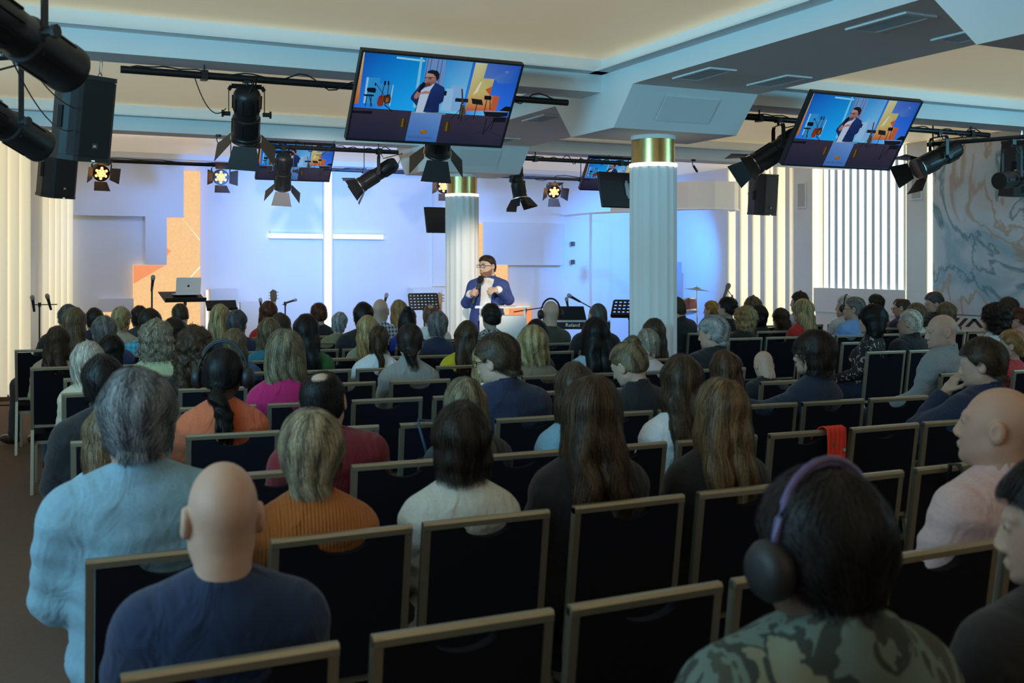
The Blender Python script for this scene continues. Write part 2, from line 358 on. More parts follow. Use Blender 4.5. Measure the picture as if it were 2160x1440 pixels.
L(tc.outputs['Object'], mp.inputs['Vector'])
wn = nd(nt, 'ShaderNodeTexNoise'); wn.inputs['Scale'].default_value = .75; wn.inputs['Detail'].default_value = 7; wn.inputs['Distortion'].default_value = .7; L(mp.outputs[0], wn.inputs['Vector'])
n3 = nd(nt, 'ShaderNodeTexNoise'); n3.inputs['Scale'].default_value = .55; n3.inputs['Detail'].default_value = 12; n3.inputs['Distortion'].default_value = 1.3; L(mp.outputs[0], n3.inputs['Vector'])
def ramp(src, els):
    r = nd(nt, 'ShaderNodeValToRGB'); e = r.color_ramp.elements
    while len(e) < len(els): e.new(.5)
    for q, (p, c) in zip(e, els): q.position = p; q.color = (*c, 1)
    L(src, r.inputs[0]); return r.outputs[0]
base = ramp(wn.outputs['Fac'], [(.40, (.62,.65,.68)), (.52, (.47,.56,.61)), (.585, (.26,.43,.50)), (.66, (.50,.58,.62))])
vein = ramp(n3.outputs['Fac'], [(.487, (0,0,0)), (.498, (.8,.8,.8)), (.502, (.8,.8,.8)), (.515, (0,0,0))])
veinb = ramp(n3.outputs['Fac'], [(.552, (0,0,0)), (.562, (.7,.7,.7)), (.572, (.7,.7,.7)), (.585, (0,0,0))])
m1 = nd(nt, 'ShaderNodeMix', data_type='RGBA'); L(vein, m1.inputs[0]); L(base, m1.inputs[6]); m1.inputs[7].default_value = (.06,.20,.25,1)
m2 = nd(nt, 'ShaderNodeMix', data_type='RGBA'); L(veinb, m2.inputs[0]); L(m1.outputs[2], m2.inputs[6]); m2.inputs[7].default_value = (.42,.28,.14,1)
L(m2.outputs[2], b.inputs['Base Color']); b.inputs['Roughness'].default_value = .4
tag(MB().box((XR-.09, 5.0, 1.02), (XR, 10.425, 3.335)).obj('marble_slab', mar), 'large pale blue marble slab with teal and gold veins on the side wall', 'wall panel')
t = thing('pattern_panel', 'low white wall panel with a dark zigzag of slanted bars under the marble slab', 'wall panel', (XR-.004, 0, 0))
MB().box((-.06, 5.0, 0), (0, 10.425, 1.0)).obj('panel', WHITE, t)
DK = mat('dark_bar', (.03, .022, .018), .5)
y = 10.3; j = 0
while y > 6.5:
    for q in range(4):
        s = 1 if j % 2 else -1
        a = y - q*.13; d = .12*s
        MB().add([(-.064, a, .86), (-.064, a-.06, .86), (-.064, a-.06+d, .97), (-.064, a+d, .97), (-.06, a, .86), (-.06, a-.06, .86), (-.06, a-.06+d, .97), (-.06, a+d, .97)], [(0,1,2,3),(0,4,5,1),(1,5,6,2),(2,6,7,3),(3,7,4,0)] if s > 0 else [(3,2,1,0),(1,5,4,0),(2,6,5,1),(3,7,6,2),(0,4,7,3)]).obj('slanted_bar', DK, t)
    y -= .62; j += 1
# ---- drum booth: curved fascia over acrylic panes
BP = [(9.12, 16.98), (9.11, 16.0), (9.24, 15.55), (9.48, 15.15), (9.62, 14.6), (9.85, 14.15), (10.2, 13.9), (10.55, 13.86), (10.74, 14.0), (10.8, 14.3)]
t = thing('drum_booth', 'drum booth with a curved white fascia above clear acrylic panes in the stage corner', 'booth')
m = MB()
for i in range(2, len(BP)-1):
    (x0,y0),(x1,y1) = BP[i], BP[i+1]
    d = Vector((x1-x0, y1-y0, 0)).normalized(); nx, ny = -d.y*.05, d.x*.05
    vs = [(x0,y0,2.56),(x1,y1,2.56),(x1,y1,3.01),(x0,y0,3.01),(x0+nx,y0+ny,2.56),(x1+nx,y1+ny,2.56),(x1+nx,y1+ny,3.01),(x0+nx,y0+ny,3.01)]
    m.add(vs, [(3,2,1,0),(4,5,6,7),(0,1,5,4),(2,3,7,6),(1,2,6,5),(0,4,7,3)])
m.obj('fascia', WHITE, t)
for i in range(len(BP)-1):
    (x0,y0),(x1,y1) = BP[i], BP[i+1]
    m = MB(); d = Vector((x1-x0, y1-y0, 0)).normalized(); nx, ny = -d.y*.01, d.x*.01
    vs = [(x0+d.x*.004,y0+d.y*.004,.02),(x1-d.x*.004,y1-d.y*.004,.02),(x1-d.x*.004,y1-d.y*.004,2.555),(x0+d.x*.004,y0+d.y*.004,2.555)]
    vs += [(a+nx,b+ny,c) for a,b,c in vs]
    m.add(vs, [(3,2,1,0),(4,5,6,7),(0,1,5,4),(2,3,7,6),(1,2,6,5),(0,4,7,3)]).obj('acrylic_pane', ACRYL, t)
RAIL = mat('acrylic_edge', (.75,.8,.85), .3)
m = MB(); m.tube([(x, y, 2.562) for x, y in BP], .018, 6); m.obj('top_rail', RAIL, t)
MB().tube([(9.11,16.0,0),(9.11,16.0,2.55)], .022, 6).obj('post', RAIL, t)
MB().tube([(9.48,15.15,0),(9.48,15.15,2.55)], .018, 6).obj('post', RAIL, t)
tag(MB().box((10.7, 16.0, 0), (11.0, 16.1, 1.72)).obj('absorber_panel', mat('grey_absorber', (.32,.33,.38), .9)), 'grey upright sound absorber panel inside the drum booth', 'panel')
ROWS=[(2.015, 0), (2.84, 0), (3.83, -0.045), (4.81, -0.085), (5.75, -0.085), (6.64, -0.095), (7.52, -0.1), (8.4, -0.085), (9.33, -0.09), (10.2, -0.09), (11.15, -0.09), (1.15, 0)]
PEOPLE=[
(9, 0.44, 10.16, 1.311, 'm', 'short', 'dkgrey', 'jacket', 'black', 0, 18, 'n', 0.24, 'man in black suit ending the front row, legs out in the aisle', {'turn': '36', 'body': '-.2'}),
(8, 0.49, 9.29, 1.3, 'f', 'longs', 'ltbrown', 'jacket', 'cream', 0, 0, 'n', 0.49, 'woman with straight light brown hair and cream coat behind the man in black suit', {}),
(7, 0.33, 8.37, 1.198, 'f', 'longw', 'brown', 'jacket', 'beige', 0, 0, 'n', 0.33, 'woman in beige checked jacket with wavy brown hair beside the aisle', {}),
(7, 0.62, 8.35, 1.274, 'm', 'short', 'grey', 'jacket', 'navyb', 0, 0, 'n', 0.77, 'grey-haired man in blue jacket and jeans seated at the aisle', {'turn': '32', 'pants': 'jeans', 'shoe': 'brown'}),
(10, 0.76, 11.08, 1.226, 'm', 'short', 'dkbrown', 'jacket', 'navy', 0, 0, 'n', 0.74, 'dark-haired person mostly hidden behind the grey-haired man in blue jacket', {}),
(6, 0.62, 7.46, 1.183, 'f', 'bobs', 'black', 'sweater', 'black', 0, 0, 'n', 0.52, 'black-haired person half hidden behind the woman with the white bob', {}),
(5, 0.43, 6.6, 1.2, 'f', 'bob', 'white', 'blouse', 'cream', 0, 0, 'n', 0.47, 'elderly woman with big white-blond bob and cream lace top near the aisle', {}),
(3, 0.36, 4.78, 1.257, 'm', 'short', 'black', 'jacket', 'black', 0, 0, 'd', 0.43, 'dark-skinned man with close black hair and black jacket in front of the blue-suited man', {'pants': 'black', 'turn': '18'}),
(1, 0.33, 2.84, 1.366, 'm', 'short', 'bluegrey', 'jacket', 'ltblue', -6, 0, 'n', 0.37, 'broad grey-haired man in light blue tweed suit near the aisle', {'near': 1, 'shirtcol': 1, 'wide': '1.0', 'pants': 'ltblue'}),
(2, 0.32, 3.82, 1.141, 'f', 'longs', 'ltbrown', 'sweater', 'ltblue2', 10, 8, 'n', 0.42, 'child with long light brown hair and light blue top hidden behind the blue suit', {'pants': 'ltblue'}),
(9, 0.93, 10.12, 1.274, 'f', 'short', 'blond', 'sweater', 'beige', 0, 0, 'n', 0.93, 'short-haired blond person in beige top before the small orange LED step', {}),
(10, 1.18, 11.04, 1.242, 'm', 'short', 'dkbrown', 'jacket', 'dkgrey', 0, 0, 'n', 1.17, 'dark-haired man in dark grey jacket next to the short-haired blond', {}),
(8, 1.08, 9.23, 1.283, 'm', 'short', 'dkbrown', 'shirt', 'tealcheck', 0, 0, 'n', 1.08, 'dark-haired man in teal checked shirt below the orange LED screen', {}),
(6, 0.92, 7.43, 1.283, 'f', 'curly', 'greyblond', 'sweater', 'paleyel', 0, 0, 'n', 0.95, 'woman with curly grey-blond hair and pale yellow-green top', {}),
(7, 1.16, 8.3, 1.248, 'm', 'short', 'dkbrown', 'sweater', 'black', 0, 0, 'n', 1.21, 'dark-haired person showing only a crown behind the curly grey-blond hair', {}),
(10, 1.58, 11.01, 1.285, 'm', 'crop', 'brown', 'shirt', 'black', 0, 26, 'n', 1.61, 'man with bowed head and cropped brown hair below the open laptop', {}),
(9, 1.8, 10.04, 1.285, 'f', 'longs', 'blond', 'blouse', 'white', 0, 0, 'n', 1.73, 'woman with long golden blond hair and white top in front of the tall plinth', {}),
(8, 1.8, 9.17, 1.261, 'm', 'short', 'dkgrey', 'jacket', 'navy', 0, 0, 'n', 1.86, 'man with short dark grey hair and navy suit next to the golden blond woman', {}),
(5, 1.05, 6.54, 1.284, 'f', 'curlyl', 'brown', 'sweater', 'black', 0, 0, 'n', 1.11, 'woman with very long frizzy brown curls in a dark top', {}),
(6, 1.45, 7.38, 1.207, 'f', 'longs', 'dkblond', 'sweater', 'blue', 0, 0, 'n', 1.55, 'dark blond woman in blue between the frizzy brown curls and the bob', {}),
(3, 0.89, 4.73, 1.281, 'f', 'pony', 'black', 'blouse', 'coral', 0, 0, 'd', 0.89, 'woman in coral top with black braided ponytail wearing headphones', {'phones': 'black', 'near': 1}),
(10, 2.45, 10.93, 1.274, 'f', 'bobs', 'auburn', 'blouse', 'red', 0, 0, 'n', 2.45, 'woman with glossy auburn bob and red top in the front row', {}),
(8, 2.2, 9.13, 1.238, 'f', 'longs', 'brown', 'sweater', 'dkgrey', 0, 0, 'n', 2.42, 'brown-haired woman behind the auburn bob near the cross', {}),
(7, 1.87, 8.24, 1.232, 'f', 'bobs', 'dkblond', 'sweater', 'tealblue', 0, 0, 'n', 1.89, 'woman with shoulder-length dark blond hair and teal blue top', {}),
(4, 1.39, 5.63, 1.296, 'f', 'bobl', 'ashblond', 'sweater', 'magenta', 0, 0, 'n', 1.44, 'woman with ash-blond long bob in a bright magenta top', {'near': 1}),
(6, 1.95, 7.33, 1.299, 'f', 'longl', 'black', 'sweater', 'green', 0, 0, 'n', 2.0, 'woman with very long dark hair and green sleeve below the cross', {}),
(10, 2.99, 10.88, 1.258, 'f', 'updo', 'auburn', 'blouse', 'black', 0, 0, 'n', 3.1, 'woman with short wavy auburn hair and black top just below the cross', {}),
(9, 2.92, 9.94, 1.201, 'f', 'short', 'silver', 'shirt', 'olive', 0, 0, 'n', 2.75, 'silver-haired person in olive beige top right of the cross', {}),
(8, 2.9, 9.07, 1.313, 'm', 'short', 'black', 'jacket', 'black', -8, 0, 'n', 2.86, 'black-haired man in black jacket next to the silver-haired person', {}),
(9, 3.34, 9.9, 1.321, 'm', 'bald', 'none', 'shirt', 'plaid', 0, 0, 'n', 3.34, 'bald man in blue and white plaid shirt', {}),
(10, 3.86, 10.8, 1.273, 'f', 'longw', 'strawb', 'blouse', 'white', 0, 0, 'n', 3.86, 'strawberry blond woman beside the bald man in plaid', {}),
(8, 3.33, 9.03, 1.307, 'f', 'bunlong', 'black', 'sweater', 'royal', 0, 0, 'n', 3.33, 'woman with black top bun and long black hair in royal blue', {}),
(9, 3.86, 9.85, 1.268, 'm', 'balding', 'reddish', 'shirt', 'white', 0, 0, 'n', 3.86, 'man with thinning reddish hair and white shirt below the perforated music stand', {}),
(7, 3.25, 8.12, 1.262, 'm', 'short', 'grey', 'jacket', 'navy', 0, 0, 'n', 3.2, 'grey-haired man in navy suit next to the far column', {}),
(7, 3.5, 8.1, 1.137, 'f', 'longw', 'brown', 'sweater', 'brown', 0, 0, 'n', 3.63, 'person with brown hair and brown top half hidden by the grey-haired man in navy', {}),
(7, 2.68, 8.17, 1.24, 'f', 'longs', 'blond', 'blouse', 'sage', 0, 0, 'n', 2.76, 'woman with straight pale blond hair and sage top in the middle rows', {}),
(6, 2.47, 7.27, 1.218, 'f', 'ponyh', 'brown', 'jacket', 'white', 0, 0, 'n', 2.43, 'woman with high brown ponytail in white blazer', {}),
(5, 2.39, 6.41, 1.276, 'f', 'bunlow', 'dkbrown', 'turtle', 'grey', 0, 0, 'n', 2.39, 'woman with low dark bun and grey turtleneck', {'near': 1}),
(2, 1.11, 3.78, 1.263, 'm', 'balding', 'black', 'sweater', 'wine', 0, 4, 'n', 1.34, 'man with thinning black hair in wine-red sweater', {'near': 1, 'body': '.09'}),
(1, 0.8, 2.84, 1.226, 'f', 'shortf', 'blondgrey', 'sweater', 'orange', 0, 0, 'n', 0.83, 'woman with short grey-blond hair in rust orange ribbed sweater', {'near': 1}),
(6, 3.14, 7.21, 1.233, 'f', 'longl', 'brown', 'blouse', 'yellow', 0, 0, 'n', 3.02, 'woman with long straight brown hair and yellow top below the speaker', {}),
(8, 4.13, 8.96, 1.293, 'f', 'updo', 'dkbrown', 'blouse', 'bwpattern', 10, 0, 'n', 4.13, 'woman with messy dark updo and black-and-white patterned blouse before the lectern', {}),
(6, 3.67, 7.15, 1.239, 'f', 'bobs', 'black', 'sweater', 'black', 0, 0, 'n', 3.46, 'black-haired person hidden behind the blond rounded bob', {}),
(5, 3.26, 6.33, 1.243, 'f', 'bob', 'blondl', 'sweater', 'taupe', 0, 0, 'n', 3.29, 'woman with rounded golden blond bob and taupe top', {'near': 1}),
(8, 4.72, 8.91, 1.313, 'm', 'bald', 'none', 'tee', 'olived', 0, 0, 'n', 4.65, 'bald man in dark olive tee wearing large black headphones', {'phones': 'black'}),
(7, 4.72, 8.0, 1.332, 'm', 'shaved', 'dkgrey', 'jacket', 'black', 0, 0, 'n', 4.65, 'man with shaved head and black suit in front of the keyboard', {}),
(3, 2.25, 4.62, 1.314, 'm', 'short', 'brown', 'jacket', 'navy', 38, 12, 'n', 2.31, 'man in navy suit and black glasses turning his bowed head', {'near': 1, 'glasses': 1, 'shirtcol': 1}),
(4, 2.55, 5.53, 1.209, 'f', 'bobs', 'blond', 'sweater', 'white', 5, 10, 'n', 2.35, 'blond woman in white top hidden behind the navy-suited man with glasses', {}),
(5, 3.74, 6.28, 1.284, 'f', 'longl', 'black', 'blouse', 'ltblue3', 0, 0, 'n', 3.72, 'woman with long straight black hair over a light blue blouse', {'near': 1}),
(3, 3.0, 4.56, 1.279, 'f', 'buntop', 'dkblond', 'turtle', 'black', 30, 16, 'n', 3.19, 'woman with top bun and black turtleneck looking down', {'near': 1}),
(5, 4.14, 6.25, 1.199, 'f', 'short', 'greyblond', 'blouse', 'blush', 0, 0, 'n', 4.16, 'grey-blond short-haired woman in pale blush top behind the top bun', {}),
(6, 4.72, 7.05, 1.224, 'f', 'longs', 'brown', 'sweater', 'navy', 0, 0, 'n', 4.58, 'brown-haired woman in navy in front of the near column', {'body': '-.14', 'turn': '8'}),
(7, 5.2, 7.96, 1.262, 'm', 'short', 'dkbrown', 'jacket', 'navy', 25, 0, 'n', 5.2, 'dark-haired man in glasses and navy jacket in front of the near column', {'glasses': 1}),
(2, 2.19, 3.73, 1.24, 'f', 'longs', 'brown', 'blouse', 'ltblue', 0, 4, 'n', 2.28, 'woman with brown hair and light blue sleeve hidden behind the long wavy brown hair', {}),
(1, 1.75, 2.84, 1.286, 'f', 'longwl', 'brown', 'sweater', 'black', 0, 0, 'n', 1.76, 'woman with long wavy chestnut hair over a black top in the rear seats', {'near': 1}),
(2, 1.69, 3.75, 1.196, 'f', 'longs', 'ashblond', 'sweater', 'dkgrey', 0, 0, 'n', 1.81, 'ash-blond woman whose head shows above the short bob and cream top', {'near': 1}),
(1, 1.27, 2.84, 1.221, 'f', 'shortb', 'dkbrown', 'blouse', 'creamw', 0, 0, 'n', 1.27, 'woman with short dark blond bob in cream gathered blouse', {'near': 1}),
(2, 2.71, 3.71, 1.251, 'f', 'longw', 'brown', 'blouse', 'white', -12, 0, 'n', 2.73, 'woman with long wavy brown hair and white blouse behind the straight-haired woman', {'near': 1}),
(3, 3.55, 4.51, 1.187, 'f', 'longs', 'redbrown', 'sweater', 'greenb', 0, 0, 'n', 3.63, 'woman with straight reddish brown hair and a strip of green collar', {}),
(1, 2.27, 2.84, 1.254, 'f', 'longl', 'ltbrown', 'sweater', 'black', 0, 0, 'n', 2.22, 'woman with very long straight light brown hair in the rear seats', {'near': 1}),
(4, 4.5, 5.37, 1.105, 'm', 'bald', 'none', 'shirt', 'black', 0, 30, 'n', 4.5, 'bald man in black bowing his head deeply', {}),
(5, 4.68, 6.2, 1.281, 'm', 'swept', 'silver', 'jacket', 'black', 28, 6, 'n', 4.6, 'silver-haired man in black jacket and white collar right of the near column', {'near': 1, 'shirtcol': 1}),
(9, 6.68, 9.6, 1.326, 'm', 'crop', 'brown', 'jacket', 'black', 0, 6, 'n', 6.88, 'man in black suit and white collar beside the near column', {'shirtcol': 1}),
(8, 6.9, 8.71, 1.238, 'f', 'curly', 'blondl', 'jacket', 'black', 0, 0, 'n', 6.77, 'woman with big golden curls and black jacket', {}),
(10, 7.75, 10.45, 1.222, 'f', 'short', 'orangeh', 'blouse', 'grey', 0, 0, 'n', 7.75, 'person with short orange hair by the drum booth', {}),
(9, 7.3, 9.54, 1.299, 'f', 'updo', 'black', 'sweater', 'black', 0, 0, 'n', 7.31, 'person with tall black hair beside the orange-haired one', {}),
(10, 8.36, 10.4, 1.268, 'f', 'longs', 'ltbrown', 'blouse', 'white', 30, 0, 'n', 8.36, 'light brown-haired woman with headphones in front of the warm fins', {'phones': 'black'}),
(9, 7.72, 9.51, 1.197, 'f', 'bobs', 'black', 'sweater', 'black', 0, 0, 'n', 7.75, 'black-haired person between the golden curls and the dark brown hair', {}),
(9, 8.04, 9.48, 1.168, 'f', 'longw', 'brown', 'sweater', 'black', 0, 0, 'n', 8.19, 'woman with dark brown layered hair and black top below the warm fins', {}),
(10, 9.02, 10.34, 1.315, 'm', 'short', 'dkbrown', 'shirt', 'greyw', 30, 0, 'n', 9.02, 'man with headphones in grey shirt by the side wall', {'phones': 'black'}),
(8, 7.64, 8.64, 1.294, 'f', 'longl', 'blond', 'sweater', 'red', 0, 0, 'n', 7.64, 'woman with long platinum blond hair in red top', {}),
(8, 8.27, 8.59, 1.312, 'm', 'short', 'grey', 'shirt', 'ltblue4', 35, 0, 'n', 8.08, 'grey-haired man with glasses in light blue shirt', {'glasses': 1}),
(9, 8.9, 9.4, 1.293, 'm', 'short', 'white', 'shirt', 'greyw', 30, 0, 'n', 8.8, 'white-haired person with headphones behind the man in light blue shirt', {'phones': 'black'}),
(6, 6.81, 6.84, 1.304, 'f', 'bobs', 'black', 'blouse', 'floral', 40, 0, 'n', 6.81, 'woman with black bob in black floral blouse', {'near': 1, 'turn': '30'}),
(10, 10.19, 10.23, 1.274, 'm', 'short', 'dkbrown', 'jacket', 'navyb', 10, 0, 'n', 10.19, 'dark-haired man in bright navy suit below the light bars', {}),
(9, 9.74, 9.32, 1.279, 'm', 'balding', 'brown', 'jacket', 'navy', 35, 10, 'n', 9.8, 'balding man with glasses in navy under the light bars', {'glasses': 1}),
(8, 9.1, 8.51, 1.235, 'f', 'bobs', 'dkblond', 'blouse', 'white', 0, 0, 'n', 8.95, 'woman with short dark blond hair behind the cropped white-haired man', {}),
(9, 10.21, 9.28, 1.326, 'm', 'short', 'dkgrey', 'jacket', 'black', 60, 8, 'n', 10.24, 'man with grey hair shown in profile in front of the marble', {'shirtcol': 1}),
(8, 9.51, 8.47, 1.246, 'f', 'bobs', 'dkblond', 'jacket', 'paleblue', 10, 0, 'n', 9.82, 'woman with brown-blond bob and pale blue jacket below the marble', {}),
(6, 7.24, 6.8, 1.269, 'm', 'crop', 'white', 'jacket', 'black', 20, 0, 'n', 7.24, 'man with cropped white hair and black jacket', {}),
(8, 9.23, 8.5, 1.065, 'f', 'crop', 'dkbrown', 'sweater', 'black', 45, 0, 'n', 9.39, 'child with dark hair between the white-haired man and the bald man in grey', {'kid': 1}),
(4, 5.93, 5.25, 1.31, 'm', 'bald', 'none', 'jacket', 'greyjk', 55, 4, 'n', 5.93, 'bald man in grey blazer and pale blue collar seen in profile', {'near': 1, 'turn': '22', 'shirtcol': 1, 'wide': '1.06'}),
(3, 4.09, 4.46, 1.282, 'f', 'shortb', 'dkbrown', 'shirt', 'navyd', 42, 0, 'n', 4.06, 'streaked-haired man in navy and glasses, arm along the next chair', {'near': 1, 'arms': 'wide', 'turn': '10', 'glasses': 1}),
(6, 8.19, 6.7, 1.299, 'f', 'curlym', 'dkbrown', 'blouse', 'greyw', 30, 0, 'n', 8.19, 'woman with curly dark brown hair and glasses in pale top', {'near': 1, 'glasses': 1}),
(8, 10.41, 8.39, 1.29, 'm', 'swept', 'brown', 'jacket', 'navy', 15, 0, 'n', 10.69, 'man with windswept brown hair behind the curly dark-haired woman', {}),
(7, 9.59, 7.58, 1.208, 'f', 'updo', 'auburn', 'blouse', 'pink', 35, 0, 'n', 9.59, 'person in glasses with reddish hair at the picture edge', {'glasses': 1}),
(4, 6.57, 5.19, 1.187, 'f', 'short', 'strawb', 'blouse', 'redp', 40, 0, 'n', 6.57, 'blond child in red at the edge beyond the young man in navy', {'kid': 1}),
(2, 4.48, 3.63, 1.283, 'm', 'short', 'brown', 'jacket', 'navy', 38, 4, 'n', 4.51, 'young man in navy with white collar resting his chin on his hand', {'near': 1, 'arms': 'chin', 'shirtcol': 1}),
(0, 2.63, 2.02, 1.295, 'm', 'bald', 'none', 'shirt', 'pinks', 32, -6, 'n', 2.64, 'bald man in pale pink shirt near the rear seats', {'near': 1, 'turn': '8'}),
(11, 1.2, 1.15, 1.318, 'm', 'short', 'black', 'hoodie', 'camo', 4, 2, 'd', 1.2, 'boy in green camouflage hoodie with violet-rimmed headphones close to the camera', {'phones': 'violet', 'near': 1}),
(11, 1.8, 1.15, 1.297, 'm', 'short', 'black', 'jacket', 'black', 40, 8, 'n', 1.8, 'man in black suit cut by the picture edge close to the camera', {'near': 1}),
(0, 0.4, 2.02, 1.253, 'm', 'bald', 'none', 'sweater', 'navys', 4, 0, 'n', 0.38, 'bald man in dark blue sweater in the rear row', {'near': 1, 'wide': '.93'}),
]
CHAIRS=[(0, 0, 0.38, 2.015, 91), (0, 1, 0.85, 2.015, -1), (0, 2, 1.293, 2.015, -1), (0, 3, 1.731, 2.015, -1), (0, 4, 2.2, 2.015, -1), (0, 5, 2.636, 2.015, 88), (1, 0, 0.371, 2.84, 8), (1, 1, 0.832, 2.84, 39), (1, 2, 1.268, 2.84, 56), (1, 3, 1.757, 2.84, 54), (1, 4, 2.219, 2.84, 59), (1, 5, 2.698, 2.84, -1), (1, 6, 3.169, 2.84, -1), (2, 0, 0.42, 3.811, 9), (2, 1, 0.87, 3.791, -1), (2, 2, 1.34, 3.77, 38), (2, 3, 1.81, 3.749, 55), (2, 4, 2.28, 3.727, 53), (2, 5, 2.73, 3.707, 57), (2, 6, 3.2, 3.686, -1), (2, 7, 3.641, 3.666, -1), (2, 8, 4.077, 3.647, -1), (2, 9, 4.512, 3.627, 87), (3, 0, 0.43, 4.773, 7), (3, 1, 0.89, 4.734, 20), (3, 2, 1.34, 4.696, -1), (3, 3, 1.84, 4.654, -1), (3, 4, 2.31, 4.614, 46), (3, 5, 2.754, 4.576, -1), (3, 6, 3.189, 4.539, 49), (3, 7, 3.625, 4.502, 58), (3, 8, 4.061, 4.465, 82), (3, 9, 4.5, 4.427, -1), (4, 0, 0.52, 5.706, -1), (4, 1, 0.98, 5.667, -1), (4, 2, 1.44, 5.628, 24), (4, 3, 1.89, 5.589, -1), (4, 4, 2.35, 5.55, 47), (4, 5, 2.817, 5.511, -1), (4, 6, 3.253, 5.473, -1), (4, 7, 4.5, 5.367, 60), (4, 8, 5.93, 5.246, 81), (4, 9, 6.57, 5.192, 86), (5, 0, 0.47, 6.595, 6), (5, 1, 1.11, 6.535, 18), (5, 2, 1.9, 6.459, -1), (5, 3, 2.39, 6.413, 37), (5, 4, 2.852, 6.369, -1), (5, 5, 3.287, 6.328, 43), (5, 6, 3.723, 6.286, 48), (5, 7, 4.158, 6.245, 50), (5, 8, 4.6, 6.203, 61), (5, 9, 6.84, 5.99, -1), (6, 0, 0.517, 7.468, 5), (6, 1, 0.953, 7.425, 13), (6, 2, 1.55, 7.365, 19), (6, 3, 1.997, 7.32, 25), (6, 4, 2.433, 7.277, 36), (6, 5, 3.02, 7.218, 40), (6, 6, 3.46, 7.174, 42), (6, 7, 4.58, 7.062, 51), (6, 8, 6.807, 6.839, 73), (6, 9, 7.243, 6.796, 79), (6, 10, 8.19, 6.701, 83), (7, 0, 0.334, 8.372, 2), (7, 1, 0.77, 8.335, 3), (7, 2, 1.206, 8.298, 14), (7, 3, 1.889, 8.239, 23), (7, 4, 2.324, 8.202, -1), (7, 5, 2.76, 8.165, 35), (7, 6, 3.196, 8.128, 33), (7, 7, 3.631, 8.091, 34), (7, 8, 4.2, 8.043, -1), (7, 9, 4.65, 8.005, 45), (7, 10, 5.2, 7.958, 52), (7, 11, 6.92, 7.812, -1), (7, 12, 7.39, 7.772, -1), (7, 13, 9.59, 7.585, 85), (8, 0, 0.49, 9.286, 1), (8, 1, 1.08, 9.233, 12), (8, 2, 1.86, 9.163, 17), (8, 3, 2.422, 9.112, 22), (8, 4, 2.858, 9.073, 28), (8, 5, 3.33, 9.03, 31), (8, 6, 4.13, 8.958, 41), (8, 7, 4.65, 8.912, 44), (8, 8, 6.773, 8.72, 63), (8, 9, 7.209, 8.681, -1), (8, 10, 7.644, 8.642, 70), (8, 11, 8.079, 8.603, 71), (8, 12, 8.514, 8.564, -1), (8, 13, 8.95, 8.524, 76), (8, 14, 9.385, 8.485, 80), (8, 15, 9.82, 8.446, 78), (8, 16, 10.255, 8.407, -1), (8, 17, 10.691, 8.368, 84), (9, 0, 0.24, 10.178, 0), (9, 1, 0.93, 10.116, 10), (9, 2, 1.732, 10.044, 16), (9, 3, 2.168, 10.005, -1), (9, 4, 2.75, 9.952, 27), (9, 5, 3.34, 9.899, 29), (9, 6, 3.86, 9.853, 32), (9, 7, 6.877, 9.581, 62), (9, 8, 7.313, 9.542, 65), (9, 9, 7.752, 9.502, 67), (9, 10, 8.188, 9.463, 68), (9, 11, 8.8, 9.408, 72), (9, 12, 9.364, 9.357, -1), (9, 13, 9.8, 9.318, 75), (9, 14, 10.236, 9.279, 77), (10, 0, 0.738, 11.084, 4), (10, 1, 1.174, 11.044, 11), (10, 2, 1.609, 11.005, 15), (10, 3, 2.45, 10.93, 21), (10, 4, 3.1, 10.871, 26), (10, 5, 3.86, 10.803, 30), (10, 6, 7.75, 10.452, 64), (10, 7, 8.36, 10.398, 66), (10, 8, 9.02, 10.338, 69), (10, 9, 9.5, 10.295, -1), (10, 10, 10.19, 10.233, 74), (11, 0, 1.2, 1.15, 89), (11, 1, 1.8, 1.15, 90)]
# ------------------------------------------------------------------ implicit-surface kit for people
f32 = np.float32
def A(*v): return np.array(v, f32)
def sell(P, c, r):
    q = P - A(*c); r = A(*r); k0 = np.sqrt(((q/r)**2).sum(-1)); k1 = np.sqrt(((q/(r*r))**2).sum(-1)) + 1e-9
    return k0*(k0-1)/k1
def scap(P, a, b, ra, rb=None):
    a = A(*a); b = A(*b); rb = ra if rb is None else rb; ab = b-a
    t = np.clip(((P-a)@ab)/max(float(ab@ab), 1e-12), 0, 1)
    d = P - a - t[..., None]*ab
    return np.sqrt((d*d).sum(-1)) - (ra+(rb-ra)*t)
def smin(a, b, k=.02):
    h = np.clip(.5+.5*(b-a)/k, 0, 1); return b+(a-b)*h-k*h*(1-h)
def smax(a, b, k=.02): return -smin(-a, -b, k)
def union(ds, k=.02):
    r = ds[0]
    for d in ds[1:]: r = smin(r, d, k)
    return r
def wob(P, f, s=0.):
    x, y, z = P[..., 0]*f, P[..., 1]*f, P[..., 2]*f
    return (np.sin(x+1.7*np.sin(y*.7+s)+s)*np.cos(y*1.1+1.3*np.sin(z*.8+2*s)) + np.sin(z*1.3+1.5*np.cos(x*.9+s)))*.5
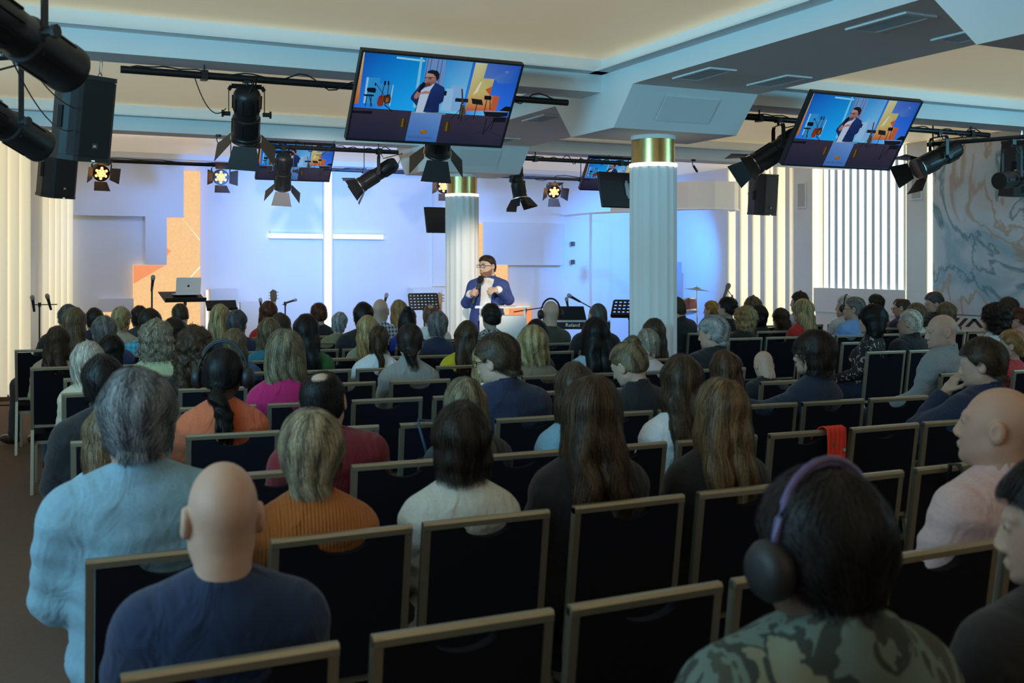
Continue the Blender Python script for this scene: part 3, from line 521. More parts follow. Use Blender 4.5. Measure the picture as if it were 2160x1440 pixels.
def nets(F, lo, hi, h):
    lo = np.array(lo, f32); n = np.ceil((np.array(hi)-lo)/h).astype(int)+1
    ax = [lo[i]+h*np.arange(n[i], dtype=f32) for i in range(3)]
    G = np.stack(np.meshgrid(*ax, indexing='ij'), -1); D = F(G).astype(f32)
    S = D < 0
    c = [S[i:n[0]-1+i, j:n[1]-1+j, k:n[2]-1+k] for i in (0,1) for j in (0,1) for k in (0,1)]
    s = sum(x.astype(np.int8) for x in c); act = (s > 0) & (s < 8)
    idx = -np.ones(act.shape, np.int64); cells = np.argwhere(act); idx[act] = np.arange(len(cells))
    acc = np.zeros((len(cells), 3), f32); cnt = np.zeros(len(cells), f32)
    offs = [(i,j,k) for i in (0,1) for j in (0,1) for k in (0,1)]
    dv = [D[cells[:,0]+o[0], cells[:,1]+o[1], cells[:,2]+o[2]] for o in offs]
    for a in range(8):
        for b in range(a+1, 8):
            d = np.array(offs[b])-np.array(offs[a])
            if np.abs(d).sum() != 1: continue
            m = (dv[a] < 0) != (dv[b] < 0)
            t = dv[a][m]/(dv[a][m]-dv[b][m])
            acc[m] += np.array(offs[a], f32) + t[:, None]*d.astype(f32); cnt[m] += 1
    V = lo + h*(cells+acc/cnt[:, None])
    Q = []
    for axn in range(3):
        sl0 = [slice(None)]*3; sl1 = [slice(None)]*3; sl0[axn] = slice(0, -1); sl1[axn] = slice(1, None)
        e = np.argwhere(S[tuple(sl0)] != S[tuple(sl1)])
        u, v = (axn+1) % 3, (axn+2) % 3
        ok = (e[:, u] > 0) & (e[:, v] > 0) & (e[:, u] < n[u]-1) & (e[:, v] < n[v]-1); e = e[ok]
        if not len(e): continue
        q = []
        for du, dw in ((-1,-1),(0,-1),(0,0),(-1,0)):
            p = e.copy(); p[:, u] += du; p[:, v] += dw; q.append(idx[p[:,0], p[:,1], p[:,2]])
        q = np.stack(q, 1); fl_ = ~S[e[:,0], e[:,1], e[:,2]]; q[fl_] = q[fl_][:, ::-1]; Q.append(q)
    Q = np.concatenate(Q); Q = Q[(Q >= 0).all(1)]
    return V.astype(f32), Q
def npmesh(name, V, Q, mats, smooth=True, mi=None, cols=None):
    me = bpy.data.meshes.new(name); nf, k = Q.shape
    me.vertices.add(len(V)); me.vertices.foreach_set('co', np.ascontiguousarray(V, f32).ravel())
    me.loops.add(nf*k); me.loops.foreach_set('vertex_index', Q.astype(np.int32).ravel())
    me.polygons.add(nf); me.polygons.foreach_set('loop_start', (np.arange(nf)*k).astype(np.int32))
    if mi is not None: me.polygons.foreach_set('material_index', np.asarray(mi, np.int32))
    for m in mats: me.materials.append(m)
    if smooth: me.polygons.foreach_set('use_smooth', np.ones(nf, bool))
    if cols is not None:
        at = me.color_attributes.new('shade', 'FLOAT_COLOR', 'POINT'); c4 = np.ones((len(V), 4), f32); c4[:, :3] = cols[:, None] if cols.ndim == 1 else cols
        at.data.foreach_set('color', c4.ravel())
    me.update(calc_edges=True); me.validate(); return me
def join(parts):
    Vs, Qs, Ms, o = [], [], [], 0
    for V, Q, mi in parts:
        Vs.append(V); Qs.append(Q+o); Ms.append(np.full(len(Q), mi)); o += len(V)
    return np.concatenate(Vs), np.concatenate(Qs), np.concatenate(Ms)
# ---- head (frame: between the ears, +y is the face)
HC = (0, -.055, 1.165)
def head_sdf(P, sex):
    X = P.copy(); X[..., 0] = np.abs(X[..., 0])
    d = union([sell(X, (0,-.014,.025), (.075,.096,.089)), sell(X, (0,.032,-.035), (.061,.063,.088)), scap(X, (.046,.0,-.06), (.0,.062,-.103), .024, .019)], .035)
    d = smin(d, sell(X, (0,.078,-.103), (.017,.015,.015)), .02)
    d = smax(d, -sell(X, (.031,.103,.006), (.017,.015,.011)), .012)
    d = smin(d, scap(X, (.010,.087,.022), (.045,.074,.024), .008, .006), .016)
    d = smin(d, scap(X, (0,.090,.010), (0,.1055,-.032), .007, .0120), .012)
    d = smin(d, sell(X, (.012,.098,-.040), (.009,.011,.008)), .008)
    d = smin(d, scap(X, (0,.098,-.063), (.019,.089,-.065), .0055, .003), .006)
    d = smin(d, scap(X, (0,.096,-.074), (.016,.088,-.073), .0065, .003), .006)
    d = smin(d, sell(X, (.030,.083,.006), (.012,.010,.009)), .004)
    nr = .061 if sex == 'm' else .049
    d = smin(d, scap(X, (0,-.026,-.05), (0,-.022,-.21), nr, nr+.003), .03)
    e = sell(X, (.083,-.010,-.008), (.012,.024,.035)); e = smax(e, -sell(X, (.096,-.004,-.004), (.008,.013,.021)), .006)
    return smin(d, e, .008)
def hand_geo(curl=.5, h=.0055):
    def F(P):
        d = sell(P, (0,.045,0), (.042,.052,.016)); out = [d]
        for i, (x, l) in enumerate(((-.031,.062),(-.010,.074),(.011,.070),(.031,.055))):
            a = np.array([x, .088, 0.]); ang = .15
            for s in (.45, .32, .26):
                ang += curl*.75; b = a + l*s*np.array([x*1.2, math.cos(ang), -math.sin(ang)]); out.append(scap(P, a, b, .0095, .0085)); a = b
        a = np.array([-.034,.025,-.004]); b = a+np.array([-.026,.028,-.012]); c = b+np.array([-.004,.030,-.008])
        out += [scap(P, a, b, .013, .0105), scap(P, b, c, .0105, .0085), scap(P, (0,-.02,0), (0,.03,0), .024, .030)]
        return union(out, .007)
    return nets(F, (-.085,-.05,-.10), (.06,.20,.035), h)
HAND = hand_geo()
def joints(sex, arms):
    m = sex == 'm'; sw = .165 if m else .142
    J = dict(sh=sw, shz=.936 if m else .922, el=[], wr=[])
    for s in (-1, 1):
        el, wr = (s*(.212 if m else .190), .03, .715), (s*.085, .27, .625)
        if arms == 'chin' and s < 0: el, wr = (s*.20, .20, .80), (s*.03, .17, 1.00)
        if arms == 'wide' and s < 0: el, wr = (s*.37, -.03, .86), (s*.52, .0, .90)
        J['el'].append(el); J['wr'].append(wr)
    return J
def trunk(P, sex, arms, g=0., jacket=False, lower=True):
    J = joints(sex, arms); m = sex == 'm'; out = []
    if m: T_ = [((0,-.035,.845), (.170,.118,.165)), ((0,-.01,.70), (.157,.125,.16)), ((0,.0,.55), (.175,.135,.105))]
    else: T_ = [((0,-.04,.835), (.145,.100,.155)), ((0,-.01,.70), (.128,.108,.15)), ((0,.0,.55), (.175,.14,.105))]
    for c, r in T_: out.append(sell(P, c, [q+g for q in r]))
    if not m:
        X = P.copy(); X[..., 0] = np.abs(X[..., 0]); out.append(sell(X, (.065,.045,.835), (.06+g,.055+g,.06+g)))
    sw, sz = J['sh'], J['shz']
    out.append(scap(P, (-sw+.03,-.055,sz-.005), (sw-.03,-.055,sz-.005), .058+g, .058+g))
    X = P.copy(); X[..., 0] = np.abs(X[..., 0])
    out.append(scap(X, (.0,-.066,1.015), (sw-.02,-.055,sz+.012), .050+g*.8, .040+g)); out.append(sell(P, (0,-.092 if m else -.080,.945), (.115+g,.058+g,.075+g)))
    d = union(out, .055)
    for i, s in enumerate((-1, 1)):
        sh = (s*sw, -.055, sz-.012)
        ar = .052 if m else .043
        a = union([scap(P, sh, J['el'][i], ar+.006+g, ar-.008+g), scap(P, J['el'][i], J['wr'][i], ar-.008+g, (.030 if m else .026)+g*.9)], .02)
        d = smin(d, a, .035)
    return d
BODY = {}
def legs(P, g=0.):
    X = P.copy(); X[..., 0] = np.abs(X[..., 0])
    return union([scap(X, (.085,.02,.545), (.12,.42,.53), .088+g, .062+g), scap(X, (.12,.42,.53), (.125,.40,.09), .058+g, .038+g), sell(X, (0,.0,.55), (.175+g,.135+g,.10+g))], .035)
def rotw(V, yaw, pitch, roll=0., piv=(0,-.08,1.075), z0=1.0, z1=1.085):
    if not (yaw or pitch or roll): return V
    w = np.clip((V[:, 2]-z0)/(z1-z0), 0, 1); w = w*w*(3-2*w)
    q = V - A(*piv)
    a = np.radians(roll)*w; x, z = q[:,0]*np.cos(a)+q[:,2]*np.sin(a), -q[:,0]*np.sin(a)+q[:,2]*np.cos(a); q = np.stack([x, q[:,1], z], 1)
    a = -np.radians(pitch)*w; y, z = q[:,1]*np.cos(a)-q[:,2]*np.sin(a), q[:,1]*np.sin(a)+q[:,2]*np.cos(a); q = np.stack([q[:,0], y, z], 1)
    a = np.radians(yaw)*w; x, y = q[:,0]*np.cos(a)-q[:,1]*np.sin(a), q[:,0]*np.sin(a)+q[:,1]*np.cos(a); q = np.stack([x, y, q[:,2]], 1)
    return (q + A(*piv)).astype(f32)
SKIN = bpy.data.materials.new('skin_slot'); EYEW = mat('eye_white', (.40,.36,.33), .4); EYED = mat('eye_iris', (.06,.04,.03), .2)
def sph(c, r, n=10, k=6):
    V = [(0,0,r)]; 
    vs = []
    for i in range(k+1):
        for j in range(n): vs.append((c[0]+r*math.sin(PI*i/k)*math.cos(2*PI*j/n), c[1]+r*math.sin(PI*i/k)*math.sin(2*PI*j/n), c[2]+r*math.cos(PI*i/k)))
    q = [[i*n+j, (i+1)*n+j, (i+1)*n+(j+1)%n, i*n+(j+1)%n] for i in range(k) for j in range(n)]
    return np.array(vs, f32), np.array(q)
def base_body(sex, arms, near):
    key = (sex, arms, near)
    if key in BODY: return BODY[key]
    h = .022
    Vt, Qt = nets(lambda P: smin(trunk(P, sex, arms), legs(P), .03), (-.60 if arms == 'wide' else -.34,-.22,.02), (.34,.56,1.10), h)
    hh = .0058 if near else .0085
    Vh, Qh = nets(lambda P: head_sdf(P, sex), (-.11,-.135,-.205), (.11,.145,.13), hh); 
    sc = 1.0 if sex == 'm' else .955
    Vh = Vh*sc + A(*HC)
    parts = [(Vt, Qt, 0), (Vh, Qh, 0)]
    for s in (-1, 1):
        for r, cy, mi in ((.0108,.0815,1), (.0070,.0865,2)):
            v, q = sph((s*.031, cy, .006), r); parts.append((v*sc + A(*HC), q, mi))
    J = joints(sex, arms)
    for i, s in enumerate((-1, 1)):
        V, Q = HAND; V = V.copy()
        if s < 0: V[:, 0] *= -1; Q = Q[:, ::-1]
        wr, el = Vector(J['wr'][i]), Vector(J['el'][i]); d = (wr-el).normalized()
        if arms == 'lap' or (arms != 'wide' and s > 0): d = Vector((-s*.35, .9, -.22)).normalized()
        x = d.cross(Vector((0,0,1))).normalized(); z = x.cross(d)
        M = np.array([[x[k], d[k], z[k]] for k in range(3)], f32)
        parts.append(((V @ M.T + np.array(wr, f32)).astype(f32), Q, 0))
    BODY[key] = join(parts) + ((len(Vt), len(Vt)+len(Vh)+2*2*len(sph((0,0,0),1)[0])),); return BODY[key]
MESHC = {}
def body_mesh(sex, arms, near, yaw, pitch):
    key = ('b', sex, arms, near, yaw, pitch)
    if key not in MESHC:
        V, Q, mi, (h0, h1) = base_body(sex, arms, near); V = V.copy(); V[h0:h1] = rotw(V[h0:h1], yaw, pitch)
        MESHC[key] = npmesh('body', V, Q, [SKIN, EYEW, EYED], True, mi)
    return MESHC[key]
SLOT = bpy.data.materials.new('cloth_slot')
def cloth_mesh(sex, typ, arms):
    key = ('c', sex, typ, arms)
    if key in MESHC: return MESHC[key]
    jk = typ in ('jacket', 'hoodie')
    g = {'jacket': .024, 'hoodie': .034, 'shirt': .016, 'blouse': .018, 'sweater': .020, 'turtle': .014, 'tee': .013}[typ]
    nz = 1.022 if sex == 'm' else 1.005
    def F(P):
        d = trunk(P, sex, arms, g)
        if jk:
            X = P.copy(); X[..., 0] = np.abs(X[..., 0]); J = joints(sex, arms)
            d = smin(d, sell(X, (J['sh']-.005,-.055,J['shz']+.004), (.062,.07,.045)), .03)
        fold = wob(P*A(1.5,1.,.8), 21., 1.3 if jk else 2.1)*.006 + wob(P*A(.5,.8,2.4), 27., .4)*.0045*(1.3 if typ in ('shirt','blouse','jacket') else .8) + wob(P*A(2.6,1,1.), 22., 3.)*.003*np.clip((.80-P[..., 2])*5, 0, 1)
        d = d - fold*np.clip((1.02-P[..., 2])*6, .15, 1)
        # cuffs end before the hands, hem over the hips
        for i, s in enumerate((-1, 1)):
            J = joints(sex, arms); wr = A(*J['wr'][i]); el = A(*J['el'][i]); u = (wr-el)/np.linalg.norm(wr-el)
            q = P-wr; t = q@u; near_ = np.sqrt((q*q).sum(-1)) < .11
            lim = -.02 if typ != 'tee' else -.19
            d = np.where(near_ | (typ == 'tee'), np.maximum(d, np.where((np.sqrt(((P-el-(((P-el)@u)[..., None])*u)**2).sum(-1)) < .085) & (t > -.3), t-lim, -1)), d)
        d = np.maximum(d, .50-P[..., 2])
        # neck opening
        ax = scap(P, (0,-.078,.98), (0,-.072,1.25), (.052 if sex == 'm' else .047) - (.014 if typ in ('sweater','tee','blouse') else 0))
        d = smax(d, -ax, .008)
        if typ in ('jacket', 'shirt'):
            # standing collar: a tilted ring that is higher behind
            q = P - A(0,-.078,nz); zz = q[..., 2] + q[..., 1]*.33
            rr = np.sqrt(q[..., 0]**2+(q[..., 1]*.95)**2)
            R0 = (.069 if jk else .062) - zz*.12
            ring = np.maximum(np.abs(rr-R0)-(.007 if jk else .005), np.abs(zz-.012)-(.030 if jk else .030))
            d = smin(d, ring, .010)
        if typ == 'sweater' or typ == 'tee' or typ == 'blouse':
            q = P - A(0,-.076,nz-.004); zz = q[..., 2] + q[..., 1]*.30; rr = np.sqrt(q[..., 0]**2+q[..., 1]**2)
            d = smin(d, np.sqrt((rr-.062)**2+(zz*.8)**2)-.010, .012)
        if typ == 'turtle':
            d = smin(d, np.maximum(scap(P, (0,-.080,.99), (0,-.070,1.20), .066, .060), P[..., 2]-1.082+.006*wob(P, 60.)), .02)
            d = smax(d, -scap(P, (0,-.078,1.075), (0,-.070,1.3), .049), .006)
        if typ == 'hoodie':
            d = smin(d, sell(P, (0,-.125,1.02), (.115,.06,.07))-.012*wob(P, 28.), .03)
            q = P - A(0,-.07,1.03); zz = q[..., 2]+q[..., 1]*.35; rr = np.sqrt(q[..., 0]**2+q[..., 1]**2)
            d = smin(d, np.sqrt((rr-.085)**2+(zz*.7)**2)-.024-.006*wob(P, 45.), .02)
        return d
    V, Q = nets(F, (-.64 if arms == 'wide' else -.37,-.26,.47), (.37,.40,1.12), .0125)
    MESHC[key] = npmesh(typ, V, Q, [SLOT]); return MESHC[key]
def pants_mesh():
    if 'p' not in MESHC:
        V, Q = nets(lambda P: np.maximum(legs(P, .014)-wob(P, 26.)*.004, np.maximum(P[..., 2]-.63, .085-P[..., 2])), (-.24,-.18,.05), (.24,.60,.68), .021)
        MESHC['p'] = npmesh('trousers', V, Q, [SLOT])
        def S(P):
            d = union([sell(P, (0,.05,.045), (.047,.135,.045)), scap(P, (0,-.02,.06), (0,-.005,.11), .046, .044)], .02); return np.maximum(d, .001-P[..., 2])
        V, Q = nets(S, (-.07,-.12,-.02), (.07,.21,.16), .013); MESHC['s'] = npmesh('shoe', V, Q, [SLOT])
        V, Q = nets(lambda P: np.maximum(np.abs(np.sqrt((P[..., 0])**2+(P[..., 1])**2)-.0595+P[..., 2]*.1)-.004, np.abs(P[..., 2]+P[..., 1]*.33-.018)-.034), (-.08,-.08,-.05), (.08,.08,.08), .005)
        MESHC['k'] = npmesh('shirt_collar', V, Q, [SLOT])
    return MESHC['p'], MESHC['s'], MESHC['k']
# ---- hair: a shaped mass plus combed strands lying on it
def hair_def(style, P, seed=0.):
    x, y, z = P[..., 0], P[..., 1], P[..., 2]; X = P.copy(); X[..., 0] = np.abs(x)
    cr = lambda g, dz=0., dy=0.: sell(P, (0,-.014+dy,.025+dz), (.075+g,.096+g,.089+g))
    face = -(y - .062 - np.clip(z-.02, 0, 1)*.25)                       # keeps the front clear below the fringe
    def hairline(front=.060, side=-.028, nape=-.078):
        t = np.clip((y+.02)/.10, 0, 1); t2 = np.clip((-y)/.08, 0, 1)
        return np.where(y > -.0, side+(front-side)*t*t*(3-2*t), side+(nape-side)*t2)
    hl = hairline()
    w = wob(P, 38., seed)*.004
    if style in ('short', 'crop', 'shaved', 'balding', 'swept', 'quiff'):
        g = {'short': .019, 'quiff': .007, 'crop': .012, 'shaved': .004, 'balding': .012, 'swept': .022}[style]
        gz = g + (.006 if style in ('short', 'swept') else .019*np.clip((y+.06)*8, .2, 1) if style == 'quiff' else 0)*np.clip(z/.1, 0, 1)
        d = smin(cr(0.)-gz, sell(P, (0,-.045,-.03), (.070,.060,.055))-g*.5, .03)
        if style == 'quiff': hl = hairline(.080, .000, -.070)
        d = smax(d, hl-z, .010)
        d = smax(d, -sell(X, (.088,-.002,-.012), (.03,.030,.036)), .008)
        if style == 'balding':
            d = smax(d, -scap(P, (.006,-.062,.106), (0,-.030,.118), .030, .030), .03); d = smax(d, -scap(X, (.045,.06,.09), (.04,.10,.06), .026), .02)
        return d - w*(1 if style in ('short', 'swept') else .3)
    if style in ('shortf', 'shortb'):
        d = union([cr(.030, .004), sell(P, (0,-.05,-.045), (.086,.066,.070))], .03)
        d = smax(d, np.maximum(-.110-z, -(y+.0)*0-1), .02); d = smax(d, np.where(y > .035, .050-z, -1)*1.0, .01)
        if style == 'shortb': d = smin(d, sell(P, (0,-.03,-.055), (.098,.085,.060)), .03); d = smax(d, -.105-z+.15*np.abs(x), .012); d = smax(d, np.where(y > .045, .045-z, -1), .01)
        return d - w*1.5
    if style in ('bob', 'bobs', 'bobl'):
        zb = {'bob': -.125, 'bobs': -.155, 'bobl': -.205}[style]; big = .046 if style == 'bob' else .030
        d = union([cr(big, .002, -.004), sell(P, (0,-.025,-.06), (.102+(.018 if style == 'bob' else 0),.088,.10)), scap(X, (.05,-.04,-.05), (.07,-.03,zb+.015), .062, .050)], .035)
        d = smax(d, zb-z+.012*np.sin(x*60+seed), .012)
        d = smax(d, -sell(P, (0,.115,-.055), (.072,.085,.115)), .012)
        return d - w*1.2
    if style.startswith('long'):
        L_ = {'longs': -.30, 'longw': -.34, 'longl': -.44, 'longwl': -.44}[style]; wv = 'w' in style[4:]
        ds = [cr(.026, .002, -.002), sell(P, (0,-.035,-.06), (.098,.082,.10)), scap(X, (.035,-.072,-.08), (.055,-.100,-.24), .066, .046)]
        if L_ < -.28: ds.append(scap(X, (.052,-.100,-.2), (.058,-.104,L_+.03), .050, .036))
        ds.append(scap(X, (.075,-.01,-.05), (.088,-.02,-.19), .030, .022))
        d = union(ds, .035); d = smax(d, L_-z+.020*np.sin(x*45+seed)+.01*np.sin(x*110), .02)
        d = smax(d, -sell(P, (0,.115,-.055), (.070,.085,.125)), .012)
        return d - w*1.3 - (wob(P*A(1,1,.8), 40., seed)*.010*np.clip((-z-.02)*8, 0, 1) if wv else 0)
    if style in ('curly', 'curlyl', 'curlym'):
        ds = [cr(.048, .0, -.008), sell(P, (0,-.03,-.07), (.135,.095,.11))]
        if style == 'curlyl': ds += [scap(X, (.055,-.085,-.10), (.085,-.095,-.30), .074, .056)]
        if style == 'curlym': ds = [cr(.036, .0, -.008), sell(P, (0,-.04,-.07), (.112,.085,.115))]
        d = union(ds, .04); d = smax(d, -sell(P, (0,.125,-.05), (.068,.088,.12)), .015)
        return d - wob(P, 60., seed)*.013 - wob(P, 105., seed+1)*.006
    d = smax(union([cr(.014), sell(P, (0,-.045,-.03), (.074,.064,.058))], .03), hairline(.062,-.015,-.070)-z, .01)
    d = smax(d, -sell(X, (.088,-.002,-.012), (.03,.026,.034)), .008)
    if style == 'updo': d = union([d-.008, sell(P, (0,-.075,.045), (.072,.055,.062))-wob(P, 60., seed)*.010], .02)
    if style == 'buntop' or style == 'bunlong': d = smin(d, sell(P, (.01,-.075,.105), (.042,.042,.038))-wob(P, 80., seed)*.006, .012)
    if style == 'bunlong': d = smin(d, scap(X, (.03,-.07,-.02), (.06,-.10,-.34), .060, .044), .03)
    if style == 'bunlow': d = smin(d, sell(P, (.012,-.098,-.075), (.046,.034,.038))-wob(P, 80., seed)*.005, .012)
    if style == 'ponyh': d = union([d, sell(P, (.0,-.112,.03), (.022,.02,.022)), scap(P, (0,-.118,.03), (.012,-.138,-.06), .024, .034), scap(P, (.012,-.138,-.06), (.008,-.130,-.22), .036, .020)], .015)
    if style == 'pony': d = union([d, scap(P, (0,-.095,-.055), (0,-.135,-.11), .026, .036), scap(P, (0,-.135,-.11), (.004,-.150,-.24), .036, .034)-wob(P, 75., seed)*.010], .014)
    return d
HAIRC = {}
HM = bpy.data.materials.new('hair_slot')
def hair_geo(style, near, seed):
    key = (style, near, seed)
    if key in HAIRC: return HAIRC[key]
    F = lambda P: hair_def(style, P, seed)
    zl = {'longs': -.36, 'longw': -.40, 'longl': -.50, 'longwl': -.50, 'bunlong': -.44, 'curlyl': -.42}.get(style, -.27)
    V, Q = nets(F, (-.20,-.24,zl), (.20,.16,.20), .0075 if near else .011)
    rs = np.random.RandomState(int(seed*10)+len(style))
    sv = .55+.12*np.sin(V[:,0]*150+3*np.sin(V[:,2]*20))
    parts_V, parts_Q, cols = [V], [Q], [sv]
    if style not in ('shaved',):
        tri = V[Q]; ar = np.linalg.norm(np.cross(tri[:,1]-tri[:,0], tri[:,3]-tri[:,0]), axis=1); pr = ar/ar.sum()
        N = {True: 6500, False: 1100}[near]; curly = style.startswith('curly') or style == 'updo'
        short = style in ('short', 'crop', 'balding', 'swept', 'quiff')
        if short: N = int(N*1.2)
        fi = rs.choice(len(Q), N, p=pr); uv = rs.rand(N, 2, 1)
        p = tri[fi, 0]*(1-uv[:,0])*(1-uv[:,1]) + tri[fi, 1]*uv[:,0]*(1-uv[:,1]) + tri[fi, 2]*uv[:,0]*uv[:,1] + tri[fi, 3]*(1-uv[:,0])*uv[:,1]
        p = p.astype(f32)
        K = (6 if near else 4) if not short else 3
        if curly: K = 7
        step = (.011 if curly else .016 if near else .024) if not short else (.009 if style == 'short' or style == 'swept' else .005)
        if style.startswith('long') : step *= 1.5
        if style in ('shortf', 'shortb'): step *= .55
        if style in ('bob', 'bobs'): step *= .75
        lift = rs.rand(N).astype(f32)*(.006 if not curly else .014)+.0008
        lock = np.sin(p[:,0]*120+2*np.sin(p[:,2]*16+seed))*.5+.5
        shade = np.clip(.42+1.0*rs.rand(N)**1.5+.7*(lock-.5), .18, 1.9).astype(f32)
        crown = A(.012, -.055, .125); tie = {'pony': A(0,-.10,-.06), 'ponyh': A(0,-.11,.03), 'bunlow': A(0,-.10,-.075), 'buntop': A(0,-.075,.105), 'bunlong': A(0,-.075,.105), 'updo': A(0,-.09,.05)}.get(style)
        def grad(q):
            e = 2.5e-3; d0 = F(q); g = np.stack([F(q+A(e,0,0))-d0, F(q+A(0,e,0))-d0, F(q+A(0,0,e))-d0], -1)
            return d0, g/(np.linalg.norm(g, axis=-1, keepdims=True)+1e-9)
        wd = (.0010 if near else .0019) if not curly else (.0011 if near else .0021)
        pts, nrm, dirs = [], [], []; ph = rs.rand(N)*6.28; prev = None
        for k in range(K+1):
            d0, g = grad(p)
            free = g[:, 2] < -.5
            p = np.where(free[:, None], p, p - (d0-lift*(1-.4*k/K))[:, None]*g)
            if tie is not None: f = np.where((p[:, 2] > tie[2]-.02)[:, None] | (style in ('updo','buntop','bunlong')), tie-p, A(0,0,-1))
            elif short: f = np.stack([p[:,0]*3*(1 if style != 'swept' else .2)+(.25 if style == 'swept' else 0), (p[:,1]-crown[1])*4*(p[:,2] > .06)+(-.5)*(p[:,2] <= .06), -.35-2*np.clip(.06-p[:,2],0,1)], 1)
            else:
                out = (p-crown)*A(1,1,0); out /= (np.linalg.norm(out, axis=1, keepdims=True)+.02)
                f = A(0,0,-1)*1.0 + out*np.clip((p[:, 2:3]-.02)*14, 0, 1)
            f = f/(np.linalg.norm(f, axis=1, keepdims=True)+1e-6)
            if curly: f = f*.6 + .85*np.stack([np.sin(ph+k*1.1), np.cos(ph*1.3+k*1.1), .3*np.sin(k*1.1+ph)], 1)
            elif 'w' in style[4:] and style.startswith('long'): f = f + .45*np.stack([np.sin(p[:,2]*45+lock*3), np.cos(p[:,2]*38+lock*3)*.5, np.zeros(N)], 1)*np.clip((-p[:, 2:3])*8, 0, 1)
            else: f = f + .10*rs.randn(N, 3)
            t = f - (f*g).sum(1, keepdims=True)*g*np.where(free, 0, 1)[:, None]; t /= (np.linalg.norm(t, axis=1, keepdims=True)+1e-6)
            pts.append(p.copy()); nrm.append(g); dirs.append(t); p = (p + t*step).astype(f32)
        sv_, sq = [], []
        for k in range(K+1):
            sd = np.cross(dirs[k], nrm[k]); sd /= (np.linalg.norm(sd, axis=1, keepdims=True)+1e-6)
            ww = wd*(1-.75*k/K); sv_ += [pts[k]-sd*ww, pts[k]+sd*ww]
        SV = np.stack(sv_, 1).reshape(-1, 3); st = 2*(K+1); b0 = np.arange(N)*st
        for k in range(K): sq.append(np.stack([b0+2*k, b0+2*k+1, b0+2*k+3, b0+2*k+2], 1))
        SQ = np.concatenate(sq)
        parts_V.append(SV.astype(f32)); parts_Q.append(SQ+len(V)); cols.append(np.repeat(shade, st))
    HAIRC[key] = (np.concatenate(parts_V), np.concatenate(parts_Q), np.concatenate(cols)); return HAIRC[key]
def hair_mesh(style, near, seed, sex, yaw, pitch):
    key = ('h', style, near, seed, sex, yaw, pitch)
    if key not in MESHC:
        V, Q, c = hair_geo(style, near, seed); sc = 1.0 if sex == 'm' else .955
        V = V*sc + A(*HC); lo = 1.0
        if style.startswith('long') or style in ('curlyl', 'bunlong'): V = rotw(V, yaw, pitch, 0, z0=.88, z1=1.10)
        else: V = rotw(V, yaw, pitch)
        MESHC[key] = npmesh('hair', V, Q, [HM], True, None, c)
    return MESHC[key]
def hair_mat(name, col):
    if 'hair_'+name in MATS: return MATS['hair_'+name]
    m = bpy.data.materials.new('hair_'+name); m.use_nodes = True; nt = m.node_tree; b = nt.nodes['Principled BSDF']
    at = nd(nt, 'ShaderNodeVertexColor', layer_name='shade'); mx = nd(nt, 'ShaderNodeMix', data_type='RGBA', blend_type='MULTIPLY'); mx.inputs[0].default_value = 1
    mx.inputs[6].default_value = (*col, 1); nt.links.new(at.outputs[0], mx.inputs[7]); nt.links.new(mx.outputs[2], b.inputs['Base Color'])
    b.inputs['Roughness'].default_value = .5; b.inputs['Specular IOR Level'].default_value = .32
    MATS['hair_'+name] = m; return m
HCOL = dict(bluegrey=(.20,.215,.23), none=(0,0,0), dkgrey=(.10,.10,.105), grey=(.20,.20,.20), silver=(.42,.42,.41), white=(.72,.68,.58), black=(.010,.009,.009), dkbrown=(.030,.020,.014), brown=(.075,.045,.024), ltbrown=(.20,.13,.065),
            dkblond=(.22,.16,.085), ashblond=(.25,.20,.12), blond=(.52,.38,.17), blondl=(.50,.38,.18), blondgrey=(.42,.36,.24), greyblond=(.40,.35,.26), auburn=(.13,.035,.016), reddish=(.22,.11,.06), redbrown=(.10,.045,.02), strawb=(.45,.25,.09), orangeh=(.55,.26,.06))
def creases(m, rib=False):
    nt = m.node_tree; b = nt.nodes['Principled BSDF']; tc = nd(nt, 'ShaderNodeTexCoord'); mp = nd(nt, 'ShaderNodeMapping'); mp.inputs['Scale'].default_value = (1.2, .9, .75)
    n = nd(nt, 'ShaderNodeTexNoise'); n.inputs['Scale'].default_value = 7; n.inputs['Detail'].default_value = 2.5; n.inputs['Distortion'].default_value = 1.6
    bp = nd(nt, 'ShaderNodeBump'); bp.inputs['Strength'].default_value = .55; bp.inputs['Distance'].default_value = .035; L = nt.links.new
    L(tc.outputs['Object'], mp.inputs[0]); L(mp.outputs[0], n.inputs['Vector']); L(n.outputs['Fac'], bp.inputs['Height'])
    if b.inputs['Normal'].links: L(b.inputs['Normal'].links[0].from_socket, bp.inputs['Normal'])
    if rib:
        w_ = nd(nt, 'ShaderNodeTexWave'); w_.inputs['Scale'].default_value = 28; L(tc.outputs['Object'], w_.inputs['Vector']); b2 = nd(nt, 'ShaderNodeBump'); b2.inputs['Strength'].default_value = .6; b2.inputs['Distance'].default_value = .006
        L(w_.outputs['Fac'], b2.inputs['Height']); L(bp.outputs[0], b2.inputs['Normal']); L(b2.outputs[0], b.inputs['Normal'])
    else: L(bp.outputs[0], b.inputs['Normal'])
